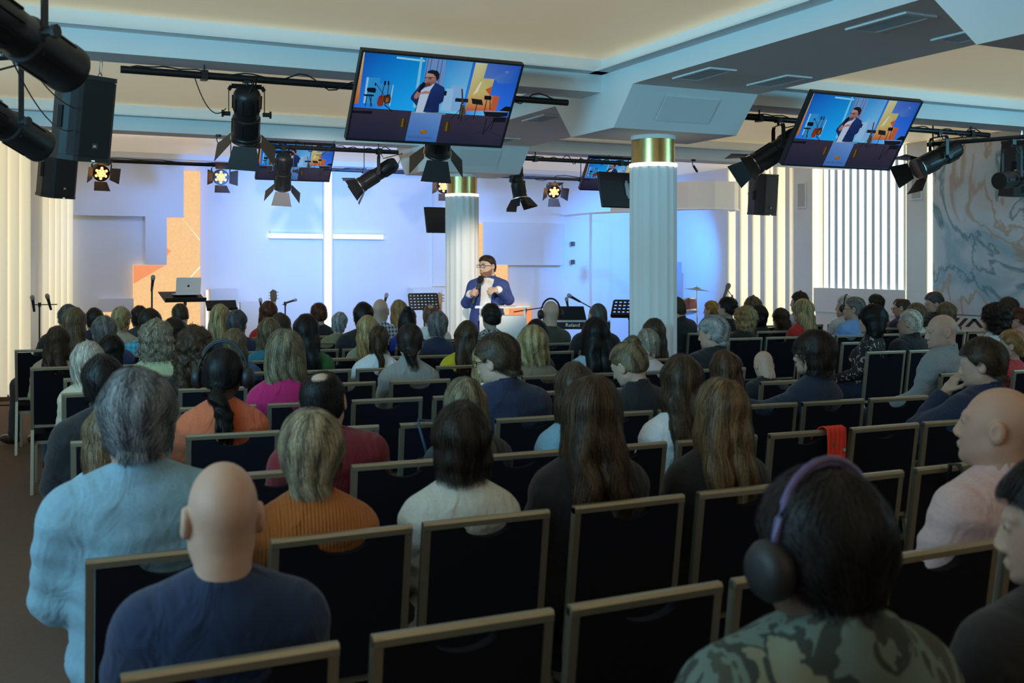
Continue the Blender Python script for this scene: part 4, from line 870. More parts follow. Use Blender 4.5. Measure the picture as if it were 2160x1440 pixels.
def cloth_mat(name):
    if 'cloth_'+name in MATS: return MATS['cloth_'+name]
    CC = dict(black=(.010,.010,.012), navy=(.012,.018,.050), navyb=(.012,.035,.13), navys=(.005,.020,.066), navyd=(.010,.018,.042), dkgrey=(.035,.037,.042), cream=(.62,.56,.42), creamw=(.60,.62,.56), beige=(.42,.36,.26), white=(.72,.72,.74),
              ltblue=(.20,.36,.46), ltblue2=(.28,.48,.60), ltblue3=(.30,.42,.55), ltblue4=(.16,.30,.58), paleyel=(.55,.60,.36), blue=(.03,.10,.28), coral=(.62,.13,.05), red=(.42,.012,.010), tealblue=(.03,.16,.24), magenta=(.42,.006,.10),
              green=(.02,.10,.02), olive=(.20,.18,.10), royal=(.01,.03,.30), brown=(.13,.05,.02), sage=(.26,.30,.22), grey=(.26,.25,.23), wine=(.16,.006,.012), orange=(.42,.13,.02), yellow=(.55,.42,.01), taupe=(.20,.145,.10), olived=(.045,.042,.026),
              blush=(.62,.52,.48), greyw=(.45,.48,.52), paleblue=(.45,.58,.65), greyjk=(.24,.27,.28), pink=(.5,.25,.25), redp=(.5,.05,.05), pinks=(.58,.42,.42), greenb=(.05,.12,.03), jeans=(.05,.10,.20))
    fine = 90
    if name in CC:
        if name == 'orange': fine = 60
        m = mat('cloth_'+name, CC[name], .85, noise=.16, nscale=fine, bump=.25, bscale=320, sheen=.15)
        creases(m, name == 'orange'); MATS['cloth_'+name] = m; return m
    m = bpy.data.materials.new('cloth_'+name); m.use_nodes = True; nt = m.node_tree; b = nt.nodes['Principled BSDF']; b.inputs['Roughness'].default_value = .85; L = nt.links.new
    tc = nd(nt, 'ShaderNodeTexCoord'); sp = nd(nt, 'ShaderNodeSeparateXYZ'); L(tc.outputs['Object'], sp.inputs[0])
    if name in ('tealcheck', 'plaid'):
        a, c, sc = ((.10,.42,.55), (.04,.20,.36), 150) if name == 'tealcheck' else ((.55,.58,.6), (.02,.04,.10), 170)
        def wv(o):
            mu = nd(nt, 'ShaderNodeMath', operation='MULTIPLY'); mu.inputs[1].default_value = sc; L(o, mu.inputs[0])
            s = nd(nt, 'ShaderNodeMath', operation='SINE'); L(mu.outputs[0], s.inputs[0]); g = nd(nt, 'ShaderNodeMath', operation='GREATER_THAN'); g.inputs[1].default_value = .2; L(s.outputs[0], g.inputs[0]); return g.outputs[0]
        av = nd(nt, 'ShaderNodeMath', operation='ADD'); L(wv(sp.outputs[0]), av.inputs[0]); L(wv(sp.outputs[2]), av.inputs[1])
        hf = nd(nt, 'ShaderNodeMath', operation='MULTIPLY'); hf.inputs[1].default_value = .5; L(av.outputs[0], hf.inputs[0])
        mx = nd(nt, 'ShaderNodeMix', data_type='RGBA'); L(hf.outputs[0], mx.inputs[0]); mx.inputs[6].default_value = (*a, 1); mx.inputs[7].default_value = (*c, 1); L(mx.outputs[2], b.inputs['Base Color'])
    else:
        n = nd(nt, 'ShaderNodeTexNoise'); n.inputs['Detail'].default_value = 3; n.inputs['Distortion'].default_value = .8; L(tc.outputs['Object'], n.inputs['Vector'])
        cr = nd(nt, 'ShaderNodeValToRGB'); e = cr.color_ramp.elements; cr.color_ramp.interpolation = 'CONSTANT'
        sets = dict(bwpattern=(70, [(0, (.015,.018,.022)), (.50, (.6,.65,.68)), (.60, (.02,.02,.03))]), floral=(26, [(0, (.012,.012,.016)), (.60, (.45,.38,.33)), (.645, (.40,.16,.14)), (.68, (.5,.45,.38)), (.72, (.02,.03,.02))]),
                    camo=(9, [(0, (.045,.055,.038)), (.44, (.10,.15,.13)), (.54, (.025,.035,.03)), (.62, (.16,.18,.12))]))
        s, els = sets[name]; n.inputs['Scale'].default_value = s
        while len(e) < len(els): e.new(.9)
        for q, (p_, c_) in zip(e, els): q.position = p_; q.color = (*c_, 1)
        L(n.outputs['Fac'], cr.inputs[0]); L(cr.outputs[0], b.inputs['Base Color'])
    MATS['cloth_'+name] = m; return m
def skin_mat(k):
    c = {'n': (.50,.31,.225), 'd': (.11,.055,.034), 'p': (.55,.36,.27)}[k]
    m = mat('skin_'+k, c, .5, noise=.10, nscale=24, bump=.10, bscale=260); b = m.node_tree.nodes['Principled BSDF']
    b.inputs['Subsurface Weight'].default_value = .12; b.inputs['Subsurface Radius'].default_value = (.01,.004,.002); return m
LEATHER = mat('black_leather', (.012,.011,.010), .3); SNEAK = mat('white_sneaker', (.6,.6,.58), .6); TAN = mat('tan_leather', (.16,.09,.04), .5)
def omat(o, i, m):
    o.material_slots[i].link = 'OBJECT'; o.material_slots[i].material = m
def headphones(pos, yaw, pitch, s, who, kind, sex):
    t = thing('headphones', 'large black headphones worn by the ' + who if kind == 'black' else 'violet-rimmed headphones worn by the ' + who, 'headphones', pos)
    t.rotation_euler = (math.radians(-pitch), 0, math.radians(yaw)); t.scale = (s,)*3
    pl = BLACKP if kind == 'black' else mat('violet_plastic', (.10,.08,.20), .3)
    pts = [(.098*math.cos(a), -.018, .012+.128*math.sin(a)) for a in [PI*k/16 for k in range(17)]]
    m = MB(); m.tube(pts, .0062, 8); m.tube([(x*.93, y, .012+(z-.012)*.95) for x, y, z in pts[2:-2]], .0055, 6); m.obj('headband', pl, t, smooth=True)
    for sx in (-1, 1):
        M = T(sx*.098, -.012, -.012) @ R('Y', sx*PI/2) 
        MB().lathe([(.018,-.012),(.040,-.012),(.044,-.004),(.044,.010),(.036,.022),(.018,.026)], 20, M).obj('ear_cup', BLACKP, t, smooth=True)
    return t
def glasses(pos, yaw, pitch, s, who):
    t = thing('eyeglasses', 'dark-framed eyeglasses worn by the ' + who, 'glasses', pos)
    t.rotation_euler = (math.radians(-pitch), 0, math.radians(yaw)); t.scale = (s,)*3
    for sx in (-1, 1):
        c = (sx*.034, .112, .004)
        se = lambda v: math.copysign(abs(v)**.55, v)
        ring = [(c[0]+.026*se(math.cos(2*PI*k/16)), c[1]-abs(c[0]+.026*se(math.cos(2*PI*k/16)))*.16, c[2]+.017*se(math.sin(2*PI*k/16))) for k in range(17)]
        MB().tube(ring, .0022, 5).obj('rim', BLACKP, t, smooth=True)
        MB().add(ring[:-1], [tuple(range(16))]).obj('lens', ACRYL, t)
        MB().tube([(sx*.060,.100,.010),(sx*.082,.05,.010),(sx*.088,-.01,.006),(sx*.086,-.03,-.015)], .0022, 5).obj('temple', BLACKP, t, smooth=True)
    MB().tube([(-.009,.115,.008),(.009,.115,.008)], .002, 5).obj('bridge', BLACKP, t)
    return t
SPK = (5.05, 11.3)
def person(i, rec):
    k, X, Y, zt, sex, hst, hcol, top, tcol, yaw, pitch, sk, cx, lab, ex = rec
    near = 'near' in ex
    H0 = 1.33 if hst == 'bunlong' else 1.315 if hst in ('bob', 'curly', 'curlyl') else 1.278 if hst == 'bald' else 1.292
    s = zt/H0
    if s < 1: s = (zt-.43)/(H0-.43)
    if 'kid' in ex: s = min(s, .93)
    phi = math.degrees(math.atan2(-(SPK[0]-X), SPK[1]-Y)) if SPK[1]-Y > .8 else 0
    body = float(ex.get('turn', 0)) + .25*max(-30, min(30, phi))
    hy = round((yaw + .6*max(-35, min(35, phi))*(0 if yaw else 1) - body*(0 if not yaw else .6))/6)*6
    pitch = round(pitch/6)*6
    arms = ex.get('arms', 'lap')
    wide = float(ex.get('wide', 1.0 if near else .94)); dx = max(-.12, min(.12, (X-cx)*.6)); rx = X-dx
    t = thing('person', 'person: ' + lab, 'person', (rx, Y+(.285 if hst[:4] in ('long','pony') or hst in ('curlyl','bunlong') else .25), max(0, .43*(1-s))))
    t.rotation_euler = (0, math.atan2(dx, .95), math.radians(body)); t.scale = (s*wide, s, s)
    b = link('body', body_mesh(sex, arms, near, hy, pitch), t); omat(b, 0, skin_mat(sk))
    c = link({'tee': 'tee_shirt', 'turtle': 'turtleneck'}.get(top, top), cloth_mesh(sex, top, arms), t); omat(c, 0, cloth_mat(tcol))
    pm, sm, km = pants_mesh()
    p = link('trousers', pm, t); omat(p, 0, cloth_mat(ex.get('pants', ['black','dkgrey','navyd','jeans'][i % 4])))
    for sx in (-1, 1):
        o = link('shoe', sm, t); o.location = (sx*.125, .40, 0); o.rotation_euler = (0,0,-sx*.1); omat(o, 0, TAN if ex.get('shoe') == 'brown' else SNEAK if i in (9, 21) else LEATHER)
    if 'shirtcol' in ex:
        o = link('shirt_collar', km, t); o.location = (0, -.074, 1.035 if sex == 'm' else 1.02); omat(o, 0, cloth_mat('white' if tcol != 'greyjk' else 'ltblue4'))
    if hst != 'bald':
        h = link('hair', hair_mesh(hst, near, (i*.7) % 5 if near else float(i % 2), sex, hy, pitch), t); omat(h, 0, hair_mat(hcol, HCOL[hcol]))
    hp = rotw(np.array([HC], f32), hy, pitch)[0]
    wd = Matrix.Translation(t.location) @ t.rotation_euler.to_matrix().to_4x4() @ Matrix.Diagonal((s*wide, s, s, 1)) @ Vector(hp.tolist())
    who = lab.split(' with ')[0].split(' in ')[0]
    who = {21: 'woman in coral', 45: 'bald man in olive tee', 67: 'light brown-haired woman', 70: 'man in grey shirt', 73: 'white-haired person', 90: 'boy in the camouflage hoodie'}.get(i, lab)
    sc = s*(1 if sex == 'm' else .97)
    if 'phones' in ex: headphones(wd, body+hy, pitch, sc*(1.08 if hst != 'bald' else 1.0)*(1.1 if i == 21 else 1), who, ex['phones'], sex)
    who = {47: 'navy-suited man bowing his head', 53: 'dark-haired man before the near column', 72: 'grey-haired man in light blue', 76: 'balding man in navy', 83: 'person with streaked hair', 84: 'curly dark-haired woman', 86: 'person at the picture edge'}.get(i, lab)
    if 'glasses' in ex: glasses(wd, body+hy, pitch, sc, who)
    return t
# ------------------------------------------------------------------ banquet chairs
FRAME = mat('champagne_metal', (.33,.30,.22), .38, .75, bump=.02, bscale=200)
NAVYF = mat('navy_upholstery', (.0055,.0055,.010), .95, spec=.2, bump=.2, bscale=400)
def chair_parts():
    P = {}
    m = MB(); tw = .011
    def sq(a, b, wx=.011, wy=.012):
        a = Vector(a); b = Vector(b)
        vs = [(a.x+sx*wx, a.y+sy*wy, a.z) for sx, sy in ((-1,-1),(1,-1),(1,1),(-1,1))]+[(b.x+sx*wx, b.y+sy*wy, b.z) for sx, sy in ((-1,-1),(1,-1),(1,1),(-1,1))]
        m.add(vs, [(0,3,2,1),(4,5,6,7),(0,1,5,4),(1,2,6,5),(2,3,7,6),(3,0,4,7)])
    for s in (-1, 1): sq((s*.189,.066,.46), (s*.189,.0,.915))
    prof = [(-.012,.897),(.012,.897),(.013,.912),(.008,.921),(-.008,.921),(-.013,.912)]
    vs = [(-.2, a, b) for a, b in prof]+[(.2, a, b) for a, b in prof]
    m.add(vs, [tuple(range(5,-1,-1)), tuple(range(6,12))]+[(i,(i+1)%6,6+(i+1)%6,6+i) for i in range(6)])
    m.box((-.178,.058,.475), (.178,.072,.495))
    P['back_frame'] = m.mesh('back_frame', FRAME)
    pl = [(-.176,.5),(.176,.5),(.176,.893)]
    pl += [(.072*math.cos(a), .893-.034*math.sin(a)) for a in [PI*k/10 for k in range(11)]] + [(-.176,.893)]
    m = MB(); n = len(pl); yf = lambda z: .066-(z-.46)/.455*.066
    vs = [(x, yf(z)-.013, z) for x, z in pl]+[(x, yf(z)+.016, z) for x, z in pl]
    m.add(vs, [tuple(range(n)), tuple(range(2*n-1, n-1, -1))]+[(i,n+i,n+(i+1)%n,(i+1)%n) for i in range(n)])
    P['back_panel'] = m.mesh('back_panel', NAVYF)
    m = MB(); m.rbox((-.205,.085,.375), (.205,.50,.408), .05); m.rbox((-.195,.095,.408), (.195,.49,.422), .06); P['seat'] = m.mesh('seat', NAVYF)
    m = MB(); m.box((-.2,.09,.35),(.2,.11,.375)); m.box((-.2,.47,.35),(.2,.49,.375)); m.box((-.2,.11,.35),(-.18,.47,.375)); m.box((.18,.11,.35),(.2,.47,.375)); P['seat_frame'] = m.mesh('seat_frame', FRAME)
    for nm, a, b in (('f', (0,.475,0), (0,.475,.35)), ('b', (0,.0,0), (0,.066,.46))):
        m = MB(); sq(a, b); P['leg_'+nm] = m.mesh('leg', FRAME)
    return P
CP = chair_parts()
def chair(X, Y, rz, lab):
    t = thing('banquet_chair', lab, 'chair', (X, Y, 0), rz, 'banquet chairs in the rows')
    for n in ('back_frame', 'back_panel', 'seat', 'seat_frame'): link(n, CP[n], t)
    for s in (-1, 1):
        for n in ('leg_f', 'leg_b'): o = link('leg', CP[n], t); o.location = (s*.189, 0, 0)
    return t
ORD = ['first','second','third','fourth','fifth','sixth','seventh','eighth','ninth','tenth','eleventh','twelfth','thirteenth','fourteenth','fifteenth','sixteenth','seventeenth','eighteenth','nineteenth']
RN = {11: 'unseen rearmost row', 0: 'rear row', 1: 'second row from the rear', 2: 'third row from the rear', 3: 'fourth row from the rear', 4: 'fifth row from the rear', 5: 'sixth row from the rear', 6: 'seventh row from the rear', 7: 'fourth row from the front', 8: 'third row from the front', 9: 'second row from the front', 10: 'front row'}
for k, j, x, y, who in CHAIRS:
    lab = '%s dark banquet chair, %s from the aisle in the %s' % ('occupied' if who >= 0 else 'empty', ORD[j], RN[k])
    chair(x, y, math.atan(ROWS[k][1])+rnd.uniform(-.025,.025), lab)
for i, rec in enumerate(PEOPLE): person(i+1, rec)
# ------------------------------------------------------------------ the speaker
def speaker_man():
    DZ = .485
    t = thing('person', 'person: bearded man in blue suit and open white shirt, standing and speaking into a microphone', 'person', (5.05, 11.30, 0), math.radians(147))
    t.scale = (1.04, 1.04, 1.0)
    el = {1: (.235,.02,.735), -1: (-.245,.04,.775)}; wr = {1: (.165,.155,.815), -1: (-.15,.215,.895)}
    def tr(P, g, jk=False, arm=True, cuff=0.):
        out = [sell(P, (0,-.035,.85), (.176+g,.125+g,.165+g)), sell(P, (0,.0,.70), (.165+g,.145+g,.17+g)), sell(P, (0,.0,.55), (.172+g,.135+g,.12+g)), scap(P, (-.135,-.05,.925), (.135,-.05,.925), .056+g)]
        X = P.copy(); X[..., 0] = np.abs(X[..., 0]); out.append(scap(X, (0,-.064,1.012), (.15,-.055,.945), .050+g*.8, .036+g))
        if jk: out.append(sell(X, (.165,-.05,.935), (.052,.062,.036)))
        d = union(out, .05)
        if arm:
            for s in (-1, 1):
                e, w_ = np.array(el[s]), np.array(wr[s]); w2 = w_ - (w_-e)/np.linalg.norm(w_-e)*cuff
                d = smin(d, union([scap(P, (s*.165,-.05,.915), el[s], .052+g, .043+g), scap(P, el[s], w2, .043+g, .033+g)], .02), .03)
        return d
    def lg(P, g=0.):
        X = P.copy(); X[..., 0] = np.abs(X[..., 0])
        return union([scap(X, (.085,0,.50), (.10,.01,.06), .088+g, .062+g), scap(X, (.10,.01,.06), (.115,-.02,-.385), .060+g, .042+g), sell(P, (0,0,.53), (.165+g,.13+g,.10+g))], .03)
    mic0, mic1 = Vector((.125,.245,.745)), Vector((.05,.135,1.035)); ax = (mic1-mic0).normalized(); grip = mic0 + (mic1-mic0)*.36
    hy = (grip-Vector(el[1])); hy = (hy - ax*hy.dot(ax)).normalized(); hx_ = -ax; hz = hx_.cross(hy)
    w_ = grip - hy*.082 + hz*.034; wr[1] = tuple(w_)
    Vt, Qt = nets(lambda P: smin(tr(P, 0), lg(P), .03), (-.42,-.22,-.45), (.42,.32,1.10), .02)
    Vh, Qh = nets(lambda P: head_sdf(P, 'm'), (-.11,-.135,-.205), (.11,.145,.13), .0048); Vh = Vh + A(*HC)
    parts = [(Vt, Qt, 0), (rotw(Vh, -32, 3), Qh, 0)]
    for s in (-1, 1):
        for r, cy, mi in ((.0115,.0825,1), (.006,.0892,2)):
            v, q = sph((s*.031, cy, .006), r); parts.append((rotw(v + A(*HC), -32, 3), q, mi))
    # hands: his right one closes on the microphone, the left one is a loose fist before the chest
    GR = hand_geo(1.25, .0042); LF = hand_geo(.85, .0042)
    x, y, z = hx_, hy, hz
    M = np.array([[x[k], y[k], z[k]] for k in range(3)], f32); parts.append(((GR[0]@M.T + np.array(w_, f32)).astype(f32), GR[1], 0))
    y = (Vector((.55,.62,-.05))).normalized(); x = Vector((.55,-.55,.6)); x = (x - y*x.dot(y)).normalized(); z = x.cross(y)
    M = np.array([[x[k], y[k], z[k]] for k in range(3)], f32); V = LF[0].copy(); V[:,0] *= -1
    parts.append(((V@M.T + np.array(wr[-1], f32)).astype(f32), LF[1][:, ::-1], 0))
    V, Q = nets(lambda P: np.minimum(scap(P, (-.017,.096,-.0655), (.017,.096,-.0655), .0038), scap(P, (-.015,.0955,-.0745), (.015,.0955,-.0745), .0046)), (-.03,.08,-.09), (.03,.11,-.055), .003); parts.append((rotw(V+A(*HC), -32, 3), Q, 3))
    V, Q, mi = join(parts); V[:, 2] += DZ
    b = link('body', npmesh('body', V, Q, [skin_mat('p'), EYEW, EYED, mat('lips', (.44,.22,.17), .45)], True, mi), t)
    def jacket(P):
        d = tr(P, .019, True, True, .045); X = np.abs(P[..., 0])
        lowr = union([d, sell(P, (0,-.005,.50), (.20,.165,.22))], .05)
        d = np.maximum(lowr, .30-P[..., 2]) - wob(P*A(1.4,1,.8), 20., 1.)*.005 - wob(P, 40., .4)*.002
        q = P-A(0,-.078,1.022); zz = q[..., 2]+q[..., 1]*.33; rr = np.sqrt(q[..., 0]**2+q[..., 1]**2)
        d = smax(d, -scap(P, (0,-.078,.98), (0,-.072,1.25), .056), .008)
        d = smin(d, np.maximum(np.abs(rr-.076+zz*.12)-.007, np.maximum(np.abs(zz-.005)-.028, P[..., 1]-.0)), .010)
        half = .058+.05*np.clip((P[..., 2]-.92)*6, 0, 1) + .035*np.clip((.75-P[..., 2])*3, 0, 1)
        opening = np.maximum(np.maximum(X-half, .01-P[..., 1]), -1)
        far = np.minimum(np.abs(P[..., 0]-P[..., 0]), 0)
        Xm = P.copy(); Xm[..., 0] = X
        lap = union([scap(Xm, (.072,.055,1.03), (.118,.105,.93), .016, .020), scap(Xm, (.118,.105,.93), (.080,.145,.76), .020, .010)], .02); d = smin(d, lap, .012)
        armd = np.minimum(*[np.minimum(scap(P, el[s], wr[s], .07), 9) for s in (-1, 1)])
        return np.where(armd < 0, d, smax(d, -opening, .012))
    V, Q = nets(jacket, (-.46,-.26,.27), (.46,.34,1.09), .0085); V[:, 2] += DZ
    blue = mat('cloth_suit_blue', (.035,.060,.22), .75, noise=.12, nscale=60, bump=.2, bscale=300)
    creases(blue); link('suit_jacket', npmesh('suit_jacket', V, Q, [blue]), t)
    def shirt(P):
        d = np.maximum(tr(P, .012, False, True, .008), .48-P[..., 2]) - wob(P*A(1,1,.7), 24., 2.)*.003
        d = smax(d, -scap(P, (0,-.078,.98), (0,-.072,1.25), .054), .006)
        q = P-A(0,-.078,1.026); zz = q[..., 2]+q[..., 1]*.38; rr = np.sqrt(q[..., 0]**2+q[..., 1]**2)
        col = np.maximum(np.abs(rr-.064+zz*.1)-.005, np.abs(zz-.018)-.032); col = np.maximum(col, .028-np.abs(P[..., 0])-np.where(P[..., 1] > -.03, 0, 1))
        d = smin(d, col, .006)
        return smax(d, -scap(P, (0,.02,1.06), (0,.115,.955), .022, .006), .008)
    V, Q = nets(shirt, (-.44,-.24,.45), (.44,.32,1.09), .0095); V[:, 2] += DZ
    link('shirt', npmesh('shirt', V, Q, [mat('cloth_white_shirt', (.78,.76,.72), .8, bump=.15, bscale=200)]), t)
    V, Q = nets(lambda P: np.maximum(np.maximum(lg(P, .016)-wob(P, 22.)*.004, P[..., 2]-.52), -.43-P[..., 2]), (-.24,-.2,-.46), (.24,.2,.56), .016); V[:, 2] += DZ
    link('trousers', npmesh('trousers', V, Q, [blue]), t)
    MB().lathe([(.188,.985),(.19,.985),(.19,1.02),(.188,1.02)], 28, R('Z',0) @ Matrix.Diagonal((.98,.80,1,1))).obj('belt', LEATHER, t, smooth=True)
    for s in (-1, 1):
        o = link('shoe', MESHC['s'], t); o.location = (s*.115,-.02,0); omat(o, 0, LEATHER)
    o = MB().tube([(-.165+.036*math.cos(a)*.7, .20+.036*math.sin(a)*.7, .89+DZ+.036*math.sin(a)*.6) for a in [2*PI*k/14 for k in range(15)]], .007, 6).obj('wristwatch', CHROME, t)
    V, Q, c = hair_geo('quiff', True, 2.); V = rotw(V+A(*HC), -32, 3); V[:, 2] += DZ
    o = link('hair', npmesh('hair', V, Q, [hair_mat('speaker_brown', (.050,.030,.019))], True, None, c), t)
    def beard(P):
        d = head_sdf(P, 'm')-.004-wob(P, 160.)*.001
        d = np.maximum(d, P[..., 2]+.062+np.clip(.06-P[..., 1], 0, 1)*-.6); d = np.maximum(d, -.128-P[..., 2]); d = np.maximum(d, .005-P[..., 1])
        return smax(d, -sell(P, (0,.105,-.070), (.024,.03,.013)), .004)
    V, Q = nets(beard, (-.09,-.02,-.14), (.09,.14,-.0), .004); V = rotw(V+A(*HC), -32, 3); V[:, 2] += DZ
    link('beard', npmesh('beard', V, Q, [mat('beard_hair', (.20,.10,.055), .8, noise=.3, nscale=200)]), t)
    V, Q = nets(lambda P: np.minimum(scap(P, (.018,.098,.030), (.048,.084,.032), .0045, .003), scap(P, (-.018,.098,.030), (-.048,.084,.032), .0045, .003)), (-.06,.07,.015), (.06,.115,.045), .003); V = rotw(V+A(*HC), -32, 3); V[:, 2] += DZ
    link('eyebrows', npmesh('eyebrows', V, Q, [hair_mat('dkbrown', HCOL['dkbrown'])]), t)
    W = t.location; RM = Matrix.Translation(W) @ R('Z', math.radians(147)) @ Matrix.Diagonal((1.04,1.04,1,1))
    hp = rotw(np.array([HC], f32), -32, 3)[0]; hp = RM @ Vector((hp[0], hp[1], hp[2]+DZ))
    glasses(hp, 147-32, 3, 1.06, 'man in blue suit speaking on the stage')
    k = thing('microphone', 'black handheld microphone with foam ball held by the man in blue suit', 'microphone', RM @ Vector((mic0.x, mic0.y, mic0.z+DZ)))
    d = (RM.to_3x3() @ (mic1-mic0)); k.rotation_euler = d.to_track_quat('Z', 'Y').to_euler(); L_ = d.length
    MB().lathe([(.013,-.02),(.0155,-.015),(.0165,.05),(.019,L_*.72),(.021,L_*.76)], 14).obj('handle', BLACKP, k, smooth=True)
    MB().lathe([(.010,L_*.72),(.028,L_*.78),(.036,L_*.88),(.036,L_*.95),(.026,L_*1.03),(.008,L_*1.06)], 18).obj('foam_head', mat('black_foam', (.008,.008,.009), .95, bump=.4, bscale=300), k, smooth=True)
pants_mesh(); speaker_man()
# ------------------------------------------------------------------ stage furniture and instruments
def mic(name, lab, p, d, grp=None, sc=1., mesh_head=True):
    k = thing(name, lab, 'microphone', p, 0, grp); k.rotation_euler = Vector(d).to_track_quat('Z', 'Y').to_euler(); k.scale = (sc,)*3
    MB().lathe([(.011,-.13),(.013,-.12),(.017,-.01),(.020,0)], 12).obj('handle', BLACKP, k, smooth=True)
    MB().lathe([(.021,0),(.022,.006),(.025,.02),(.026,.035),(.020,.052),(.006,.06)], 14).obj('grille', (mat('mic_grille', (.32,.33,.34), .35, .8, bump=.4, bscale=600) if mesh_head else BLACKP), k, smooth=True)
    return k
def tripod(m, z=.0, r=.30, h=.10):
    for q in range(3):
        a = 2*PI*q/3+.4; m.tube([(0,0,h+.05),(r*math.cos(a), r*math.sin(a), .012)], .008, 6)
def mic_stand(x, y, zt, lab, boom=None, clip=True):
    t = thing('microphone_stand', lab, 'mic stand', (x, y, 0))
    m = MB(); tripod(m); m.obj('tripod', BLACK, t)
    MB().tube([(0,0,.1),(0,0,zt)], .010, 8).obj('pole', BLACK, t)
    if boom:
        MB().tube([(-boom[0]*.35,-boom[1]*.35,zt-.01-boom[2]*.35),(boom[0],boom[1],zt-.01+boom[2])], .007, 6).obj('boom', BLACK, t)
        MB().lathe([(.018,-.025),(.018,.025)], 10, T(0,0,zt-.01)).obj('clutch', BLACKP, t)
    return t
def music_stand(x, y, z, rz, tilt, lab, perf=False, w=.46, h=.30):
    t = thing('music_stand', lab, 'music stand', (x, y, 0), rz)
    m = MB(); tripod(m, r=.26); m.obj('tripod', BLACK, t)
    MB().tube([(0,0,.1),(0,0,z)], .011, 8).obj('pole', BLACK, t)
    M = T(0,0,z+.02) @ R('X', tilt); m = MB(); cm = mat('stand_black', (.010,.010,.011), .5)
    if perf:
        nx, nz = 8, 5; bw = w/nx*.45/2; 
        for i in range(nx+1): X = -w/2+w*i/nx; m.box((X-bw,-.004,-.02), (X+bw,.004,h-.02), M)
        for j in range(nz+1): Z = -.02+h*j/nz; m.box((-w/2,-.0035,Z-.014), (w/2,.0035,Z+.014), M)
    else: m.box((-w/2,-.004,-.02), (w/2,.004,h-.02), M)
    m.obj('desk', cm, t); MB().box((-w/2,-.05,-.028), (w/2,.004,-.02), M).obj('ledge', cm, t)
    MB().lathe([(.02,-.03),(.02,.03)], 10, T(0,.012,z)).obj('joint', BLACKP, t)
    return t
mic_stand(1.46, 12.6, 1.42, 'slim straight microphone stand in front of the orange LED screen')
mic('microphone', 'silver-headed microphone on top of the slim stand before the orange LED screen', (1.472, 12.62, 1.49), (.1,.0,1))
t = music_stand(1.95, 13.45, 1.20, .12, -1.25, 'tall black music stand carrying the laptop', w=.50, h=.36)
k = thing('laptop', 'open silver laptop seen from its lid side on the tall black stand', 'laptop', (1.99, 13.50, 1.295), .10)
SILV = mat('silver_aluminium', (.80,.79,.79), .45, 0.)
MB().rbox((-.15,-.0,0), (.15,.21,.012), .015).obj('keyboard_base', SILV, k)
M = T(0,.0,.012) @ R('X', PI/2+.22); l = MB().rbox((-.15,0,-.008), (.15,.205,0), .012, M).obj('lid', SILV, k)
AP = mat('logo_black', (.01,.01,.01), .3)
ap = []
for q in range(24):
    a = 2*PI*q/24; r = .0145*(1-.16*max(0, math.sin(a))**6-.13*max(0, -math.sin(a))**8); px, pz = r*.98*math.cos(a), r*1.05*math.sin(a)
    if px > .0085 and abs(pz-.002) < .007: px = .0085
    ap.append((px, pz+.10))
m = MB(); m.prism(ap, .0002, .0008, M); lf = [(.0005,.118),(.004,.1185),(.007,.1225),(.0065,.127),(.003,.125),(.0008,.121)]; m.prism([(a,b) for a, b in lf], .0002, .0008, M)
m.obj('logo', AP, l)
music_stand(2.30, 12.95, 1.12, .05, -.65, 'low black music stand between the laptop and the tall plinth', w=.36, h=.14)
music_stand(4.98, 13.2, 1.08, .10, -.25, 'perforated black music stand left of the far column', True, .42, .20)
music_stand(6.76, 10.93, 1.03, -.75, -.75, 'tilted perforated music stand beside the keyboard near the column', True, .44, .26)
def guitar(x, y, z, rz, lab, body, head):
    t = thing('electric_guitar', lab, 'guitar', (x, y, 0), rz)
    out = []
    for q in range(28):
        a = 2*PI*q/28; r = .15+.035*math.cos(2*a)+.03*math.sin(a)*-1; out.append((r*math.cos(a)*1.0, r*1.25*math.sin(a)))
    M = T(0,0,.42) @ R('X', PI/2); MB().prism(out, -.02, .02, M).obj('body', body, t)
    MB().box((-.026,-.018,.55), (.026,.006,z-.14)).obj('neck', mat('maple', (.40,.24,.11), .4), t)
    hp = [(-.026,0),(.026,0),(.045,.05),(.038,.15),(-.01,.17),(-.045,.14),(-.04,.05)]
    hd = MB().prism([(a, b) for a, b in hp], -.008, .008, T(0,0,z-.15) @ R('X', PI/2)).obj('headstock', head, t)
    m = MB()
    for q in range(3):
        for s in (-1, 1): m.tube([(s*.035,0,z-.10+.04*q),(s*.065,0,z-.10+.04*q)], .006, 6); m.lathe([(.009,-.006),(.009,.006)], 8, T(s*.066,0,z-.10+.04*q))
    m.obj('tuning_pegs', CHROME, hd)
    m = MB(); m.tube([(0,.06,.0),(0,.05,.35)], .012, 6); m.tube([(0,.06,.15),(-.2,-.12,.01)], .01, 6); m.tube([(0,.06,.15),(.2,-.12,.01)], .01, 6); m.tube([(-.1,-.03,.25),(.1,-.03,.25)], .01, 6); m.obj('stand', BLACK, t)
guitar(3.11, 13.8, 1.325, .2, 'electric guitar with dark headstock beside the boom microphone', mat('guitar_red', (.22,.03,.015), .25), mat('headstock_dark', (.03,.022,.016), .3))
guitar(5.37, 13.65, 1.265, -.1, 'guitar with a pale maple headstock right against the far column', mat('guitar_sunburst', (.25,.10,.02), .25), mat('headstock_maple', (.50,.36,.22), .4))
mic_stand(3.24, 13.7, 1.17, 'boom microphone stand beside the dark guitar headstock', (.10,.0,.03))
mic('microphone', 'microphone pointing away on the boom beside the guitar headstock', (3.35, 13.7, 1.20), (.9,0,.25), sc=.8)
mic_stand(2.90, 13.6, 1.12, 'short upright microphone stand next to the auburn-haired woman')
mic('microphone', 'upright black microphone next to the guitar headstock', (2.90, 13.6, 1.19), (-.1,0,1), sc=.9)
